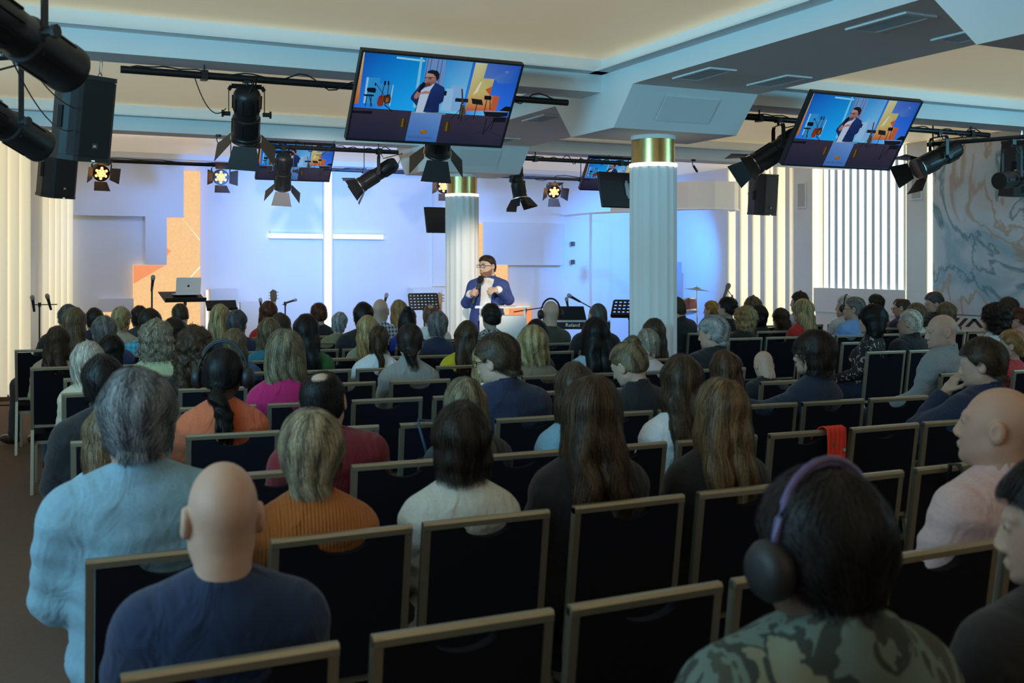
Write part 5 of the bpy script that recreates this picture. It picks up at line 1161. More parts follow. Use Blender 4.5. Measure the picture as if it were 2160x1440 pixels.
mic_stand(4.44, 13.2, 1.16, 'microphone stand behind the bald man in plaid')
mic('microphone', 'microphone tilted upright between the cross and the perforated stand', (4.445, 13.2, 1.24), (.25,0,1))
t = mic_stand(.33, 14.1, 1.19, 'stand with a bar of microphone clips beside the vertical blinds', (.20,0,0))
mic('microphone', 'microphone in a clip bar by the blinds, the one nearer the blind', (.255, 14.1, 1.235), (-.12,0,1), sc=1.1)
mic('microphone', 'microphone in a clip bar by the blinds, the one nearer the stage', (.425, 14.1, 1.25), (-.25,0,1), sc=1.1)
# lectern
t = thing('lectern', 'white lectern with a clear acrylic reading top in front of the speaker', 'lectern', (4.98, 10.72, 0), -.43)
MB().box((-.26,-.12,0), (.26,.12,1.10)).obj('body', mat('lectern_white', (.76,.75,.75), .5), t)
MB().box((-.31,-.17,1.185), (.31,.17,1.20), T(0,0,0) @ R('X', .0)).obj('reading_top', ACRYL, t)
m = MB()
for s in (-1, 1): m.box((s*.24-.01,-.1,1.10), (s*.24+.01,.1,1.185))
m.obj('top_support', RAIL, t)
m = MB(); m.box((-.31,-.171,1.185),(.31,-.169,1.2)); m.box((-.31,.169,1.185),(.31,.171,1.2)); m.box((-.311,-.17,1.185),(-.309,.17,1.2)); m.box((.309,-.17,1.185),(.311,.17,1.2)); m.obj('top_edge', RAIL, t)
EMB = mat('emblem_gold', (.55,.33,.06), .4)
m = MB()
for q in range(4):
    a = PI/4*1+PI/2*q; m.prism([(.05*math.cos(a+.0)+.035*math.cos(a+PI/2*j+PI/4), .05*math.sin(a)*.7+.035*math.sin(a+PI/2*j+PI/4)) for j in range(4)], .121, .123, T(0,0,.45) @ R('X', PI/2))
m.obj('emblem', EMB, t)
def text(s, size, M, m_, parent, name='lettering'):
    c = bpy.data.curves.new(name, 'FONT'); c.body = s; c.size = size; c.align_x = 'CENTER'; c.extrude = .0006; c.resolution_u = 3
    o0 = bpy.data.objects.new(name, c); C.objects.link(o0); dg = bpy.context.evaluated_depsgraph_get(); me = bpy.data.meshes.new_from_object(o0.evaluated_get(dg)); bpy.data.objects.remove(o0)
    me.materials.clear(); me.materials.append(m_); me.transform(M); return link(name, me, parent)
text('KOŚCIÓŁ CHWAŁY', .045, T(0,-.122,.28) @ R('X', PI/2), mat('emblem_brown', (.10,.06,.03), .5), t)
tag(MB().box((-.11,-.15,0), (.11,.15,.003), T(5.02,10.75,1.2005) @ R('Z',-.43)).obj('paper_sheet', mat('paper', (.7,.68,.64), .8)), 'white paper sheet lying on the clear lectern top', 'paper')
# keyboard
t = thing('keyboard_piano', 'black stage keyboard with white lettering on its back, on a cross stand', 'keyboard', (6.10, 11.17, 0), -.43)
MB().rbox((-.47,-.15,.90), (.45,.15,.99), .03).obj('case', BLACKP, t)
m = MB(); 
for q in range(27): m.box((-.44+.0325*q, .0, .99), (-.44+.0325*q+.0305, .14, 1.0))
kk = m.obj('white_keys', mat('ivory_key', (.7,.7,.68), .3), t); kk['kind'] = 'stuff'
MB().box((-.47,-.152,.985), (.45,-.10,1.0)).obj('top_strip', mat('key_white_trim', (.6,.62,.7), .4), t)
text('Roland', .062, T(.0,-.152,.93) @ R('X', PI/2), mat('logo_white', (.8,.8,.8), .5, emit=(1,1,1), estr=.12), t)
m = MB()
for s in (-1, 1): m.tube([(s*.42,-.12,.02),(-s*.42,-.12,.88)], .016, 6); m.tube([(s*.42,.12,.02),(-s*.42,.12,.88)], .016, 6)
for x in (-.42,.42): m.tube([(x,-.2,.02),(x,.2,.02)], .016, 6); m.tube([(x,-.17,.885),(x,.17,.885)], .016, 6)
m.obj('cross_stand', BLACK, t)
M = T(-.02,.02,1.0) @ R('X', .25); MB().add([M @ Vector(p) for p in [(-.24,0,.0),(.20,0,.0),(.16,0,.17),(-.17,0,.17),(-.24,.012,.0),(.20,.012,.0),(.16,.012,.17),(-.17,.012,.17)]], [(0,1,2,3),(7,6,5,4),(0,4,5,1),(1,5,6,2),(2,6,7,3),(3,7,4,0)]).obj('music_rest', BLACKP, t)
t = mic_stand(6.62, 11.55, 1.12, 'boom microphone stand behind the keyboard reaching towards the lectern', (-.40,-.16,.16))
mic('microphone', 'microphone high on the boom behind the keyboard', (6.18, 11.33, 1.275), (-.8,.2,.45))
mic_stand(5.70, 11.62, 1.12, 'low boom microphone stand between the lectern and the keyboard', (.38,-.15,.06))
mic('microphone', 'microphone pointing down on the low boom by the lectern', (6.13, 11.35, 1.22), (-.15,.1,1), sc=.9)
# drums in the booth
RED = mat('drum_red', (.20,.02,.015), .2)
def drum(x, y, z, r, h, lab, rx=0., ry=0.):
    t = thing('drum', lab, 'drum', (x, y, z)); t.rotation_euler = (rx, ry, 0)
    MB().lathe([(r,0),(r,h)], 28).obj('shell', RED, t, auto=True)
    MB().lathe([(r*.97,h),(r*.97,h+.004)], 28).obj('drumhead', mat('drumhead', (.75,.74,.7), .5), t)
    for zz in (0, h-.02): MB().lathe([(r+.002,zz),(r+.010,zz),(r+.010,zz+.025),(r+.002,zz+.025)], 28).obj('hoop', CHROME, t)
    return t
drum(10.2, 15.2, .86, .16, .20, 'small red rack tom drum inside the booth', -.3)
drum(10.55, 15.15, .84, .17, .22, 'second red rack tom drum inside the booth', -.3)
drum(10.85, 14.75, .42, .20, .38, 'red floor tom drum in the booth corner')
drum(10.0, 14.75, .62, .18, .14, 'red snare drum in front of the rack toms')
t = drum(10.4, 15.3, .32, .28, .40, 'large red bass drum on the booth floor', PI/2)
BRASS = mat('cymbal_brass', (.38,.30,.14), .3, 1.)
def cymbal(x, y, z, r, lab, tl):
    t = thing('cymbal', lab, 'cymbal', (x, y, 0))
    MB().lathe([(.01,.02),(.045,.018),(.06,.0),(r,-.022),(r,-.024),(.06,-.002)], 28, T(0,0,z) @ R('Y', tl)).obj('plate', BRASS, t, smooth=True)
    m = MB(); m.tube([(0,0,.1),(0,0,z+.05)], .01, 6); tripod(m, r=.28); m.obj('stand', CHROME, t)
cymbal(10.45, 14.75, 1.27, .20, 'brass cymbal on a stand high in the booth', .12)
cymbal(10.0, 15.45, 1.22, .19, 'brass cymbal at the back of the booth', -.15)
mic_stand(10.95, 14.45, 1.15, 'boom stand with a dark absorber head inside the drum booth', (-.1,0,.12))
mic('microphone', 'large dark microphone tilted on the booth boom stand', (10.85, 14.45, 1.27), (.5,.1,.9), sc=1.7, mesh_head=False)
m = MB(); m.tube([(9.75,15.6,2.05),(9.95,15.5,2.1),(10.1,15.45,2.0)], .006, 6); m.lathe([(.03,-.05),(.03,.05)], 10, T(9.75,15.6,2.05))
tag(m.obj('overhead_microphone', BLACK), 'small overhead microphone with curled cable in the booth', 'microphone')
for i, (x, y, z) in enumerate([(9.28, 16.95, 2.05), (9.28, 16.95, 1.72)]):
    tag(MB().rbox((x-.03,y-.03,z-.04), (x+.03,y+.03,z+.04), .01).obj('wall_sensor', BLACKP), ['small black box high on the wall beside the booth', 'small black box lower on the wall beside the booth'][i], 'wall box')
# black stage monitors on the columns, screens to the stage
def back_monitor(x, y, z, lab):
    t = thing('stage_monitor', lab, 'monitor', (x, y, z)); t.rotation_euler = (math.radians(-14), 0, math.radians(4))
    MB().rbox((-.275,-.0,-.165), (.275,.035,.165), .02).obj('housing', BLACKP, t)
    MB().box((-.265,.035,-.155), (.265,.037,.155)).obj('screen', mat('monitor_screen', (.01,.012,.02), .2, emit=(.1,.2,.4), estr=.4), t)
    m = MB(); m.box((.0,-.014,-.06), (.10,-.002,.06)); m.box((.01,-.014,.06), (.03,-.002,.085)); m.box((.07,-.014,.06), (.09,-.002,.085)); m.box((.01,-.014,-.085), (.03,-.002,-.06)); m.box((.07,-.014,-.085), (.09,-.002,-.06)); m.obj('mount_plate', mat('galvanised', (.42,.43,.42), .5, .5), t)
    MB().tube([(.05,-.01,0),(.06,-.05,.1),(.06,-.22,3.0-z)], .014, 8).obj('mount_arm', BLACK, t)
back_monitor(5.0, 12.5, 2.235, 'black back of a monitor hung behind the far column')
back_monitor(5.10, 8.32, 2.35, 'black back of a monitor with a grey mount plate, half hidden by the near column')
# ------------------------------------------------------------------ hung pipes, lights, loudspeakers and screens
def pipe(x0, x1, y, z, lab, hang, r=.026, axis='x', cab=True):
    t = thing('lighting_pipe', lab, 'pipe', ((x0+x1)/2, y, z))
    h = (x1-x0)/2
    if axis == 'x': MB().tube([(-h,0,0),(h,0,0)], r, 12).obj('pipe', BLACK, t, auto=True)
    for x in hang:
        m = MB(); m.tube([(x-(x0+x1)/2,0,r*.6),(x-(x0+x1)/2,0,(ZB if abs(y-14) > 1 else ZC)-z+.002)], .007, 6); m.cbox((x-(x0+x1)/2,0,.0), (.045,.075,.07)); m.obj('hanger', BLACK, t)
    if cab:
        pts = []; n = 60
        for i in range(n+1):
            x = -h+.05+(2*h-.1)*i/n; pts.append((x, -.022+.012*math.sin(i*1.3), r*.75+.014*math.sin(i*.9+1.)+(.03*max(0, math.sin(i*.37))**6)-(.05*max(0, math.sin(i*.23+2))**12)))
        MB().tube(pts, .0055, 5).obj('cable', BLACKP, t, smooth=True)
    return t
pipe(.69, 4.18, 7.73, 3.005, 'long black lighting pipe under the beam, ending right of the big screen', (1.25, 2.4, 3.6))
pipe(5.98, 9.16, 7.78, 3.005, 'black lighting pipe carrying spotlights behind the second big screen', (6.2, 7.6, 8.9))
pipe(2.3, 4.14, 11.85, 2.99, 'black lighting pipe with cables under the far beam before the column', (2.5, 3.9))
pipe(5.75, 7.5, 11.85, 2.99, 'black lighting pipe under the far beam behind the near column', (5.95, 7.2))
pipe(.70, 8.05, 14.0, 2.955, 'long thin black pipe of amber lights nearest the stage wall', (1.0, 2.6, 4.4, 6.2, 7.8), r=.024)
t = thing('lighting_pipe', 'short black pipe running towards the hall behind the last loudspeaker', 'pipe', (8.75, 7.6, 2.86))
MB().tube([(-.28,.35,.03),(1.1,-1.2,.12)], .022, 10).obj('pipe', BLACK, t); MB().tube([(-.25,.3,0),(-.25,.3,.22)], .008, 6).obj('hanger', BLACK, t)
def ellipse_spot(loc, d, lab, L_=.46, r=.085, doors=True, yoke=.22, drop=None):
    t = thing('stage_spotlight', lab, 'spotlight', loc)
    q = Vector(d).to_track_quat('Z', 'Y').to_matrix().to_4x4()
    m = MB(); m.lathe([(r*.62,-L_*.50),(r*.86,-L_*.46),(r*.98,-L_*.40),(r,-L_*.1),(r*.92,-L_*.08),(r*.92,L_*.05),(r*1.02,L_*.07),(r*1.02,L_*.42),(r*1.08,L_*.44),(r*1.08,L_*.5),(r*.9,L_*.5)], 24, q); m.obj('barrel', BLACK, t, auto=True)
    f0 = MB().box((r*.98,-.004,-L_*.38), (r*1.07,.004,-L_*.12)).mesh('cooling_fin', BLACK); f1 = MB().box((r*1.0,-.006,L_*.10), (r*1.08,.006,L_*.38)).mesh('rib', BLACK)
    for k in range(10):
        o = link('cooling_fin', f0, t); o.matrix_local = q @ R('Z', 2*PI*k/10)
        if k % 2 == 0: o = link('rib', f1, t); o.matrix_local = q @ R('Z', 2*PI*k/10)
    MB().lathe([(r*.85,0),(r*.85,.004)], 20, q @ T(0,0,L_*.485)).obj('lens', mat('lens_glass', (.05,.055,.06), .08, spec=.8), t)
    # yoke: a U-strap in the plane of the horizontal axis, hung from the pipe
    hx = Vector((0,0,1)).cross(Vector(d)); hx = hx.normalized() if hx.length > .01 else Vector((1,0,0)); w = r*1.28
    up = yoke
    pts = [hx*w, hx*w+Vector((0,0,up*.85)), hx*w*.85+Vector((0,0,up)), -hx*w*.85+Vector((0,0,up)), -hx*w+Vector((0,0,up*.85)), -hx*w]
    m = MB()
    for a, b in zip(pts, pts[1:]):
        dd = (b-a).normalized(); sd = Vector(d); sd = (sd-dd*sd.dot(dd)); sd = sd.normalized()*.018; tn = dd.cross(sd).normalized()*.003
        vs = [a-sd-tn, a+sd-tn, a+sd+tn, a-sd+tn, b-sd-tn, b+sd-tn, b+sd+tn, b-sd+tn]; m.add(vs, [(0,3,2,1),(4,5,6,7),(0,1,5,4),(1,2,6,5),(2,3,7,6),(3,0,4,7)])
    m.obj('yoke', BLACK, t)
    m = MB(); m.tube([(0,0,up),(0,0,up+.05)], .012, 8); m.cbox((0,0,up+.05), (.05,.06,.05))
    if drop: m.tube([(0,0,up+.05),(0,0,drop)], .012, 8)
    m.obj('clamp', BLACK, t)
    for s in (-1, 1): m = MB(); m.tube([hx*s*w*.9, hx*s*(w+.035)], .016, 10); m.tube([hx*s*(w+.035), hx*s*(w+.05)], .026, 8); m.obj('tilt_knob', BLACKP, t)
    if doors:
        m = MB(); g = q @ T(0,0,L_*.5)
        m.lathe([(r*1.1,0),(r*1.16,0),(r*1.16,.01),(r*1.1,.01)], 24, g); m.obj('door_ring', CHROME, t)
        for k in range(4):
            M = g @ R('Z', PI/2*k+.1) @ T(0, r*1.08, .012) @ R('X', -.55-.12*(k % 2)); a, b, h = r*.85, r*1.25, r*1.75
            MB().add([M @ Vector(p) for p in [(-a,0,0),(a,0,0),(b,0,h),(-b,0,h),(-a,.003,0),(a,.003,0),(b,.003,h),(-b,.003,h)]], [(0,1,2,3),(7,6,5,4),(0,4,5,1),(1,5,6,2),(2,6,7,3),(3,7,4,0)]).obj('barn_door', BLACK, t)
    MB().box((r*.99,-.03,-L_*.30), (r*1.085,.03,-L_*.22), q @ R('Z', 2.2)).obj('rating_label', mat('label_grey', (.45,.47,.48), .6), t)
    c0 = q @ Vector((0,0,-L_*.5)); MB().tube([c0, c0+Vector((0,-.03,-.05)), c0+Vector((.06,-.04,.10)), Vector((.06,0,up*.9)), Vector((.02,.0,up+.06))], .006, 6).obj('power_cable', BLACKP, t, smooth=True)
    return t
ellipse_spot((1.55, 7.74, 2.75), (.10,.62,-.80), 'black spotlight with barn doors hanging alone left of the big screen', .40, .098, True, .20)
ellipse_spot((3.05, 7.74, 2.72), (.15,.62,-.75), 'black spotlight with barn doors hidden behind the big screen', .42, .098, True, .22)
ellipse_spot((3.90, 11.85, 2.73), (-.80,.25,-.55), 'black spotlight aimed sideways under the cable-wrapped pipe left of the far column', .50, .085, True, .20)
ellipse_spot((5.70, 11.85, 2.70), (.10,-.15,-.9), 'black spotlight with open barn doors right of the far column', .42, .085, True, .23)
ellipse_spot((2.78, 11.85, 2.72), (.1,.55,-.8), 'black spotlight whose barn door shows under the smaller screen', .42, .09, True, .21)
ellipse_spot((6.42, 7.78, 2.73), (-.75,.25,-.50), 'black spotlight hanging left of the second big screen', .56, .098, True, .22)
ellipse_spot((8.45, 7.78, 2.74), (-.90,.12,-.42), 'black spotlight hanging right of the second big screen', .54, .098, True, .21)
ellipse_spot((8.55, 7.0, 2.47), (-.95,-.1,-.12), 'black spotlight barrel half hidden by the last loudspeaker', .40, .075, False, .30, None)
ellipse_spot((.02, 4.10, 2.47), (.55,.74,-.22), 'large black profile spotlight closest to the camera at the ceiling corner', .62, .088, False, .34, .88)
ellipse_spot((-.03, 6.20, 2.41), (.60,.70,-.30), 'second black profile spotlight below and beyond the large one', .60, .088, False, .34, .94)
# white pole with wrapped cable beside the profile spotlights
t = thing('white_pole', 'white hanging pole wrapped with black cable beside the profile spotlights', 'pole', (-.10, 5.05, 0))
MB().tube([(0,0,2.35),(0,0,ZC-.002)], .012, 10).obj('pole', mat('pole_white', (.75,.75,.78), .5), t)
MB().tube([(.015*math.cos(k*.9), .015*math.sin(k*.9), 2.37+k*.0125) for k in range(76)], .003, 5).obj('wrapped_cable', BLACKP, t)
def sag(name, pts, lab, r=.004):
    out = []
    for (a, b, s) in pts:
        a, b = Vector(a), Vector(b)
        for k in range(13): u = k/12; p = a.lerp(b, u); p.z -= s*4*u*(1-u); out.append(p)
    tag(MB().tube(out, r, 6).obj(name, BLACKP, None, smooth=True), lab, 'cable')
sag('cable', [((-.09,5.05,2.83),(.40,7.6,2.70),.10)], 'black cable sagging from the white pole to the loudspeaker, the upper one')
sag('cable', [((-.09,5.05,2.80),(.38,7.6,2.55),.16)], 'black cable sagging lowest from the white pole to the loudspeaker')
sag('cable', [((1.18,7.70,2.98),(1.40,7.72,2.78),.12)], 'black cable sagging from the pipe to the lone spotlight')
sag('cable', [((3.34,11.72,3.075),(3.15,11.86,2.92),.06)], 'thin black cable from the beam down to the smaller screen')
sag('cable', [((6.95,11.72,3.075),(6.9,11.86,2.95),.03)], 'thin black cable from the beam down to the screen behind the near column')
# amber LED pars
AMB = mat('amber_led', (.2,.1,.02), .4, emit=(1,.46,.13), estr=3.6)
def par(x, z, rz, rx, lab, on=7):
    t = thing('par_light', lab, 'stage light', (x, 14.0, z), 0); t.rotation_euler = (rx, 0, rz)
    MB().lathe([(.06,-.15),(.085,-.13),(.098,-.05),(.102,.0),(.102,.03),(.094,.03),(.094,.012)], 26, R('X', PI/2)).obj('housing', BLACK, t, auto=True)
    MB().lathe([(.093,.0),(.093,.004)], 24, T(0,-.010,0) @ R('X', PI/2)).obj('front_plate', mat('par_plate', (.02,.008,.004), .4), t)
    m0 = MB().lathe([(.004,.0),(.0165,.002),(.0165,.010),(.010,.016),(.003,.017)], 12, R('X', PI/2)).mesh('led', AMB, True)
    for px, pz in [(0,0)]+[(.036*math.cos(a), .036*math.sin(a)) for a in [PI/3*k for k in range(6)]]+[(.066*math.cos(a), .066*math.sin(a)) for a in [PI/3*k+PI/6 for k in range(6)]]:
        o = link('led', m0, t); o.location = (px, -.014, pz)
    m = MB(); pts = [(-.118,0,0),(-.118,0,.11),(-.10,0,.135),(.10,0,.135),(.118,0,.11),(.118,0,0)]
    m.tube(pts, .008, 6); m.tube([(0,0,.135),(0,0,.165)], .012, 8); m.obj('yoke', BLACK, t)
    for k in range(4):
        M = R('X', PI/2) @ R('Z', PI/2*k) @ T(0,.104,.03) @ R('X', -.75); a, b, h = .075, .10, .13
        MB().add([M @ Vector(p) for p in [(-a,0,0),(a,0,0),(b,0,h),(-b,0,h),(-a,.003,0),(a,.003,0),(b,.003,h),(-b,.003,h)]], [(0,1,2,3),(7,6,5,4),(0,4,5,1),(1,5,6,2),(2,6,7,3),(3,7,4,0)]).obj('barn_door', mat('par_door', (.06,.05,.045), .45), t)
    spot('par_lamp', Vector((x, 13.9, z)), (x+1.0*(4.8-x)*.5, 10.5, .9), 14, (1, .62, .28), 40)
par(1.02, 2.80, .25, .35, 'amber par light tilted on the far pipe beside the hung loudspeakers')
par(2.47, 2.80, .05, .12, 'amber par light on the far pipe right of the tall orange screen')
par(5.57, 2.78, -.1, .15, 'amber par light peeking out left of the far column')
par(7.34, 2.76, -.2, .45, 'amber par light between the far and the near column')
# loudspeakers
def pa_speaker(x, y, zt, rz, tilt, lab):
    t = thing('loudspeaker', lab, 'loudspeaker', (x, y, zt)); t.rotation_euler = (tilt, 0, rz)
    pr = [(-.165,-.02),(-.135,-.155),(-.11,-.17),(.11,-.17),(.135,-.155),(.165,-.02),(.12,.16),(-.12,.16)]
    MB().prism([(a*.985, b*.985+.004) for a, b in pr], -.555, -.02).obj('cabinet', BLACKP, t)
    m = MB(); m.prism([(a*1.03, b*1.03) for a, b in pr], -.03, 0.); m.obj('top_cap', BLACKP, t); MB().prism([(a*1.03, b*1.03) for a, b in pr], -.58, -.55).obj('bottom_cap', BLACKP, t)
    gp = [(-.15,-.085),(-.137,-.157),(-.112,-.174),(.112,-.174),(.137,-.157),(.15,-.085)]
    m = MB(); n = len(gp); vs = [(a, b-.002, -.545) for a, b in gp]+[(a, b-.002, -.035) for a, b in gp]; m.add(vs, [(i,i+1,n+i+1,n+i) for i in range(n-1)]); m.obj('grille', GRILLE, t)
    b = MB().box((-.022,-.1815,-.49), (.022,-.1775,-.452)).obj('badge', mat('badge_dark', (.03,.03,.035), .4), t)
    text('JBL', .019, T(0,-.1822,-.478) @ R('X', PI/2), mat('badge_white', (.7,.7,.7), .5, emit=(1,1,1), estr=.08), t, 'logo')
    MB().box((-.012,-.176,-.574), (.012,-.172,-.568)).obj('status_light', mat('status_cyan', (.1,.3,.3), .4, emit=(.4,1,.95), estr=1.5), t)
    MB().box((-.168,-.03,-.37), (-.160,.02,-.22)).obj('side_handle', mat('handle_dark', (.004,.004,.005), .8), t)
    for sx in (-.09, .09):
        m = MB(); ring = [(sx+.014*math.cos(2*PI*k/12), -.03, .012+.014*math.sin(2*PI*k/12)) for k in range(13)]; m.tube(ring, .004, 6)
        top = ZB-zt; ov = [(sx+.010*math.cos(2*PI*k/14), -.03, .024+(top-.03)/2+((top-.03)/2)*math.sin(2*PI*k/14)) for k in range(15)]; m.tube(ov, .0035, 6); m.obj('carabiner', CHROME, t)
    return t
pa_speaker(.47, 7.78, 2.955, .50, .15, 'black loudspeaker hung by two carabiners under the near beam beside the profile spotlights')
pa_speaker(.47, 12.05, 2.95, .50, .15, 'black loudspeaker hung lower in view behind the first one, above the narrow blind')
pa_speaker(9.66, 12.02, 2.95, .10, .08, 'black loudspeaker hung in front of the warm fins of the side wall')
pa_speaker(9.62, 7.75, 2.96, .25, .06, 'black loudspeaker at the picture edge in front of the marble slab')
# little hanging clip microphones
for i, (x, y) in enumerate([(2.05, 11.75), (8.27, 11.75)]):
    m = MB(); m.tube([(0,0,-.003),(.0,0,-.03)], .03, 8); m.tube([(0,0,-.02),(-.02,0,-.05),(-.01,0,-.085),(.02,0,-.10)], .006, 6); m.tube([(.0,0,-.09),(.06,0,-.17)], .016, 8)
    o = m.obj('ceiling_clip', BLACKP); o.location = (x, y, ZB); tag(o, ['small black clip lamp under the far beam left of the smaller screen', 'small black clip lamp under the far beam right of the near column'][i], 'clip lamp')
# ------------------------------------------------------------------ TV screens with the live picture (all flat shapes of the picture itself)
SRC = np.array([(265,55),(2068,215),(1815,1145),(70,1050)], float); DST = np.array([(-.5,.28125),(.5,.28125),(.5,-.28125),(-.5,-.28125)])
Am = []; bv = []
for (x, y), (u, v) in zip(SRC, DST): Am += [[x,y,1,0,0,0,-u*x,-u*y],[0,0,0,x,y,1,-v*x,-v*y]]; bv += [u, v]
HH = np.append(np.linalg.solve(np.array(Am), np.array(bv)), 1).reshape(3,3)
def uvp(p): q = HH @ np.array([p[0], p[1], 1.]); return q[0]/q[2], q[1]/q[2]
TVM = bpy.data.materials.new('screen_picture'); TVM.use_nodes = True; nt = TVM.node_tree; b = nt.nodes['Principled BSDF']; b.inputs['Base Color'].default_value = (.01,.01,.012,1); b.inputs['Roughness'].default_value = .15
vc = nd(nt, 'ShaderNodeVertexColor', layer_name='Col'); nt.links.new(vc.outputs[0], b.inputs['Emission Color']); b.inputs['Emission Strength'].default_value = .72
PV, PF, PC = [], [], []
def sl(c): return tuple(((q/255+.055)/1.055)**2.4 if q > 10 else q/3295 for q in c)
lay = [0]
def poly(pts, cols, raw=False):
    lay[0] += 1; o = len(PV); n = len(pts)
    if isinstance(cols[0], (int, float)): cols = [cols]*n
    for p, c in zip(pts, cols):
        u, v = (p if raw else uvp(p)); u = max(-.5, min(.5, u)); v = max(-.28125, min(.28125, v)); PV.append((u, -.0004-.00002*lay[0], v)); PC.append((*sl(c), 1))
    PF.append(tuple(range(o, o+n)))
def rect(a, b, c, d, cols): poly([a, b, c, d], cols)
# backdrop gradient in strips, floor, columns, gold walls
W0, W1 = .28125, -.075
for x0, x1, ca, cb in [(-.5,-.25,(10,80,185),(0,125,215)),(-.25,.0,(0,125,215),(0,140,215)),(.0,.18,(40,140,220),(90,165,225)),(.18,.34,(20,100,210),(70,150,225)),(.34,.5,(30,90,200),(15,80,190))]:
    poly([(x0,W0),(x1,W0),(x1,W1+.0),(x0,W1)], [ca, cb, tuple(min(255, int(q*1.15)+25) for q in cb), tuple(min(255, int(q*1.15)+25) for q in ca)], True)
poly([(-.5,W1),(.5,W1),(.5,-.28125),(-.5,-.28125)], [(52,46,66),(58,50,70),(38,36,60),(30,32,58)], True)
poly([(268,55),(262,55),(130,690),(160,650),(215,650)][0:1]+[(285,55),(200,650),(140,655),(262,60)], [(205,190,130),(205,190,130),(200,100,35),(190,95,40),(205,190,130)])
rect((645,112),(965,150),(962,172),(642,134),(150,215,240)); rect((915,118),(942,122),(860,705),(820,700),(120,200,235))
rect((300,350),(325,350),(280,650),(255,650),(150,205,240)); rect((325,350),(455,358),(400,660),(280,650),(45,150,220)); rect((420,420),(600,440),(560,680),(380,670),(50,145,215)); rect((595,440),(605,440),(560,680),(548,680),(170,215,240))
rect((985,130),(1205,150),(1160,560),(900,690),(110,150,205))
for x in (1000,1040,1120,1165): rect((x,132),(x+10,133),(x-90,660),(x-104,660),(65,105,170))
rect((1270,440),(1420,450),(1360,745),(1190,735),(130,180,230)); rect((1205,480),(1290,480),(1250,740),(1130,730),(150,195,235))
poly([(1545,178),(1680,190),(1630,360),(1755,370),(1720,480),(1650,490),(1710,560),(1810,570),(1765,735),(1415,735),(1450,560)], [(205,205,165),(200,200,150),(190,185,125),(190,185,125),(195,175,110),(200,190,125),(200,130,70),(195,90,45),(205,95,45),(190,90,45),(200,180,110)])
poly([(1650,490),(1728,455),(1705,558)], (190,90,45)); rect((1740,568),(1812,570),(1765,738),(1700,735),(195,92,50)); poly([(1620,390),(1560,520),(1500,560),(1590,410)], (225,225,190))
poly([(1680,190),(2068,215),(2000,420),(1800,420),(1755,370),(1635,360)], [(70,110,195),(30,85,195),(30,95,200),(70,120,205),(80,125,205),(80,120,205)])
# stool, guitars and stands
BLK = (10,12,20)
poly([(305,470),(390,470),(405,490),(395,530),(310,520),(298,495)], BLK); rect((262,545),(378,550),(375,570),(265,565),BLK)
for a, b in (((295,565),(270,685)),((345,565),(330,690)),((320,565),(350,688))): poly([a,(a[0]+9,a[1]),(b[0]+9,b[1]),b], BLK)
poly([(440,560),(490,555),(495,600),(478,680),(425,690),(410,650),(425,590)], (130,50,30)); poly([(490,560),(560,545),(572,590),(560,645),(500,660),(485,620)], (60,38,25)); poly([(515,585),(548,580),(540,635),(508,640)], (150,90,40))
for a, b in (((508,392),(450,600)),((548,392),(525,600)),((398,420),(490,555))): poly([a,(a[0]+8,a[1]),(b[0]+8,b[1]),b], BLK)
poly([(498,392),(520,392),(516,440),(494,436)], BLK); poly([(540,392),(556,392),(556,440),(536,436)], BLK); poly([(390,412),(406,416),(404,450),(390,446)], BLK)
poly([(120,735),(360,740),(350,775),(130,760)], BLK); poly([(500,660),(590,745),(580,748),(490,668)], BLK)
# right group
poly([(1308,588),(1455,598),(1450,640),(1300,630)], (22,26,36)); poly([(1490,592),(1610,608),(1622,672),(1500,655)], (22,24,34)); poly([(1640,560),(1715,562),(1722,600),(1700,612),(1636,605)], BLK); poly([(1375,480),(1392,485),(1400,660),(1380,660)], (60,50,45)); poly([(1365,660),(1410,670),(1425,765),(1390,805),(1352,770)], (80,75,60))
for a, b in (((1375,640),(1330,835)),((1375,700),(1240,840)),((1390,700),(1360,860)),((1548,660),(1505,830)),((1505,790),(1390,850)),((1660,610),(1635,730)),((1700,610),(1695,725)),((1660,820),(1610,1010)),((1750,820),(1610,1015)),((1740,860),(1700,960)),((1640,955),(1510,1005)),((1640,960),(1830,1035))): poly([a,(a[0]+9,a[1]),(b[0]+9,b[1]),b], BLK)
poly([(1625,735),(1905,745),(1900,800),(1780,810),(1640,795)], (14,16,28)); rect((1640,736),(1900,746),(1898,754),(1638,745),(150,175,200)); poly([(1810,735),(1880,685),(1945,690),(1930,745)], BLK); rect((1740,815),(1890,815),(1870,870),(1730,868),BLK)
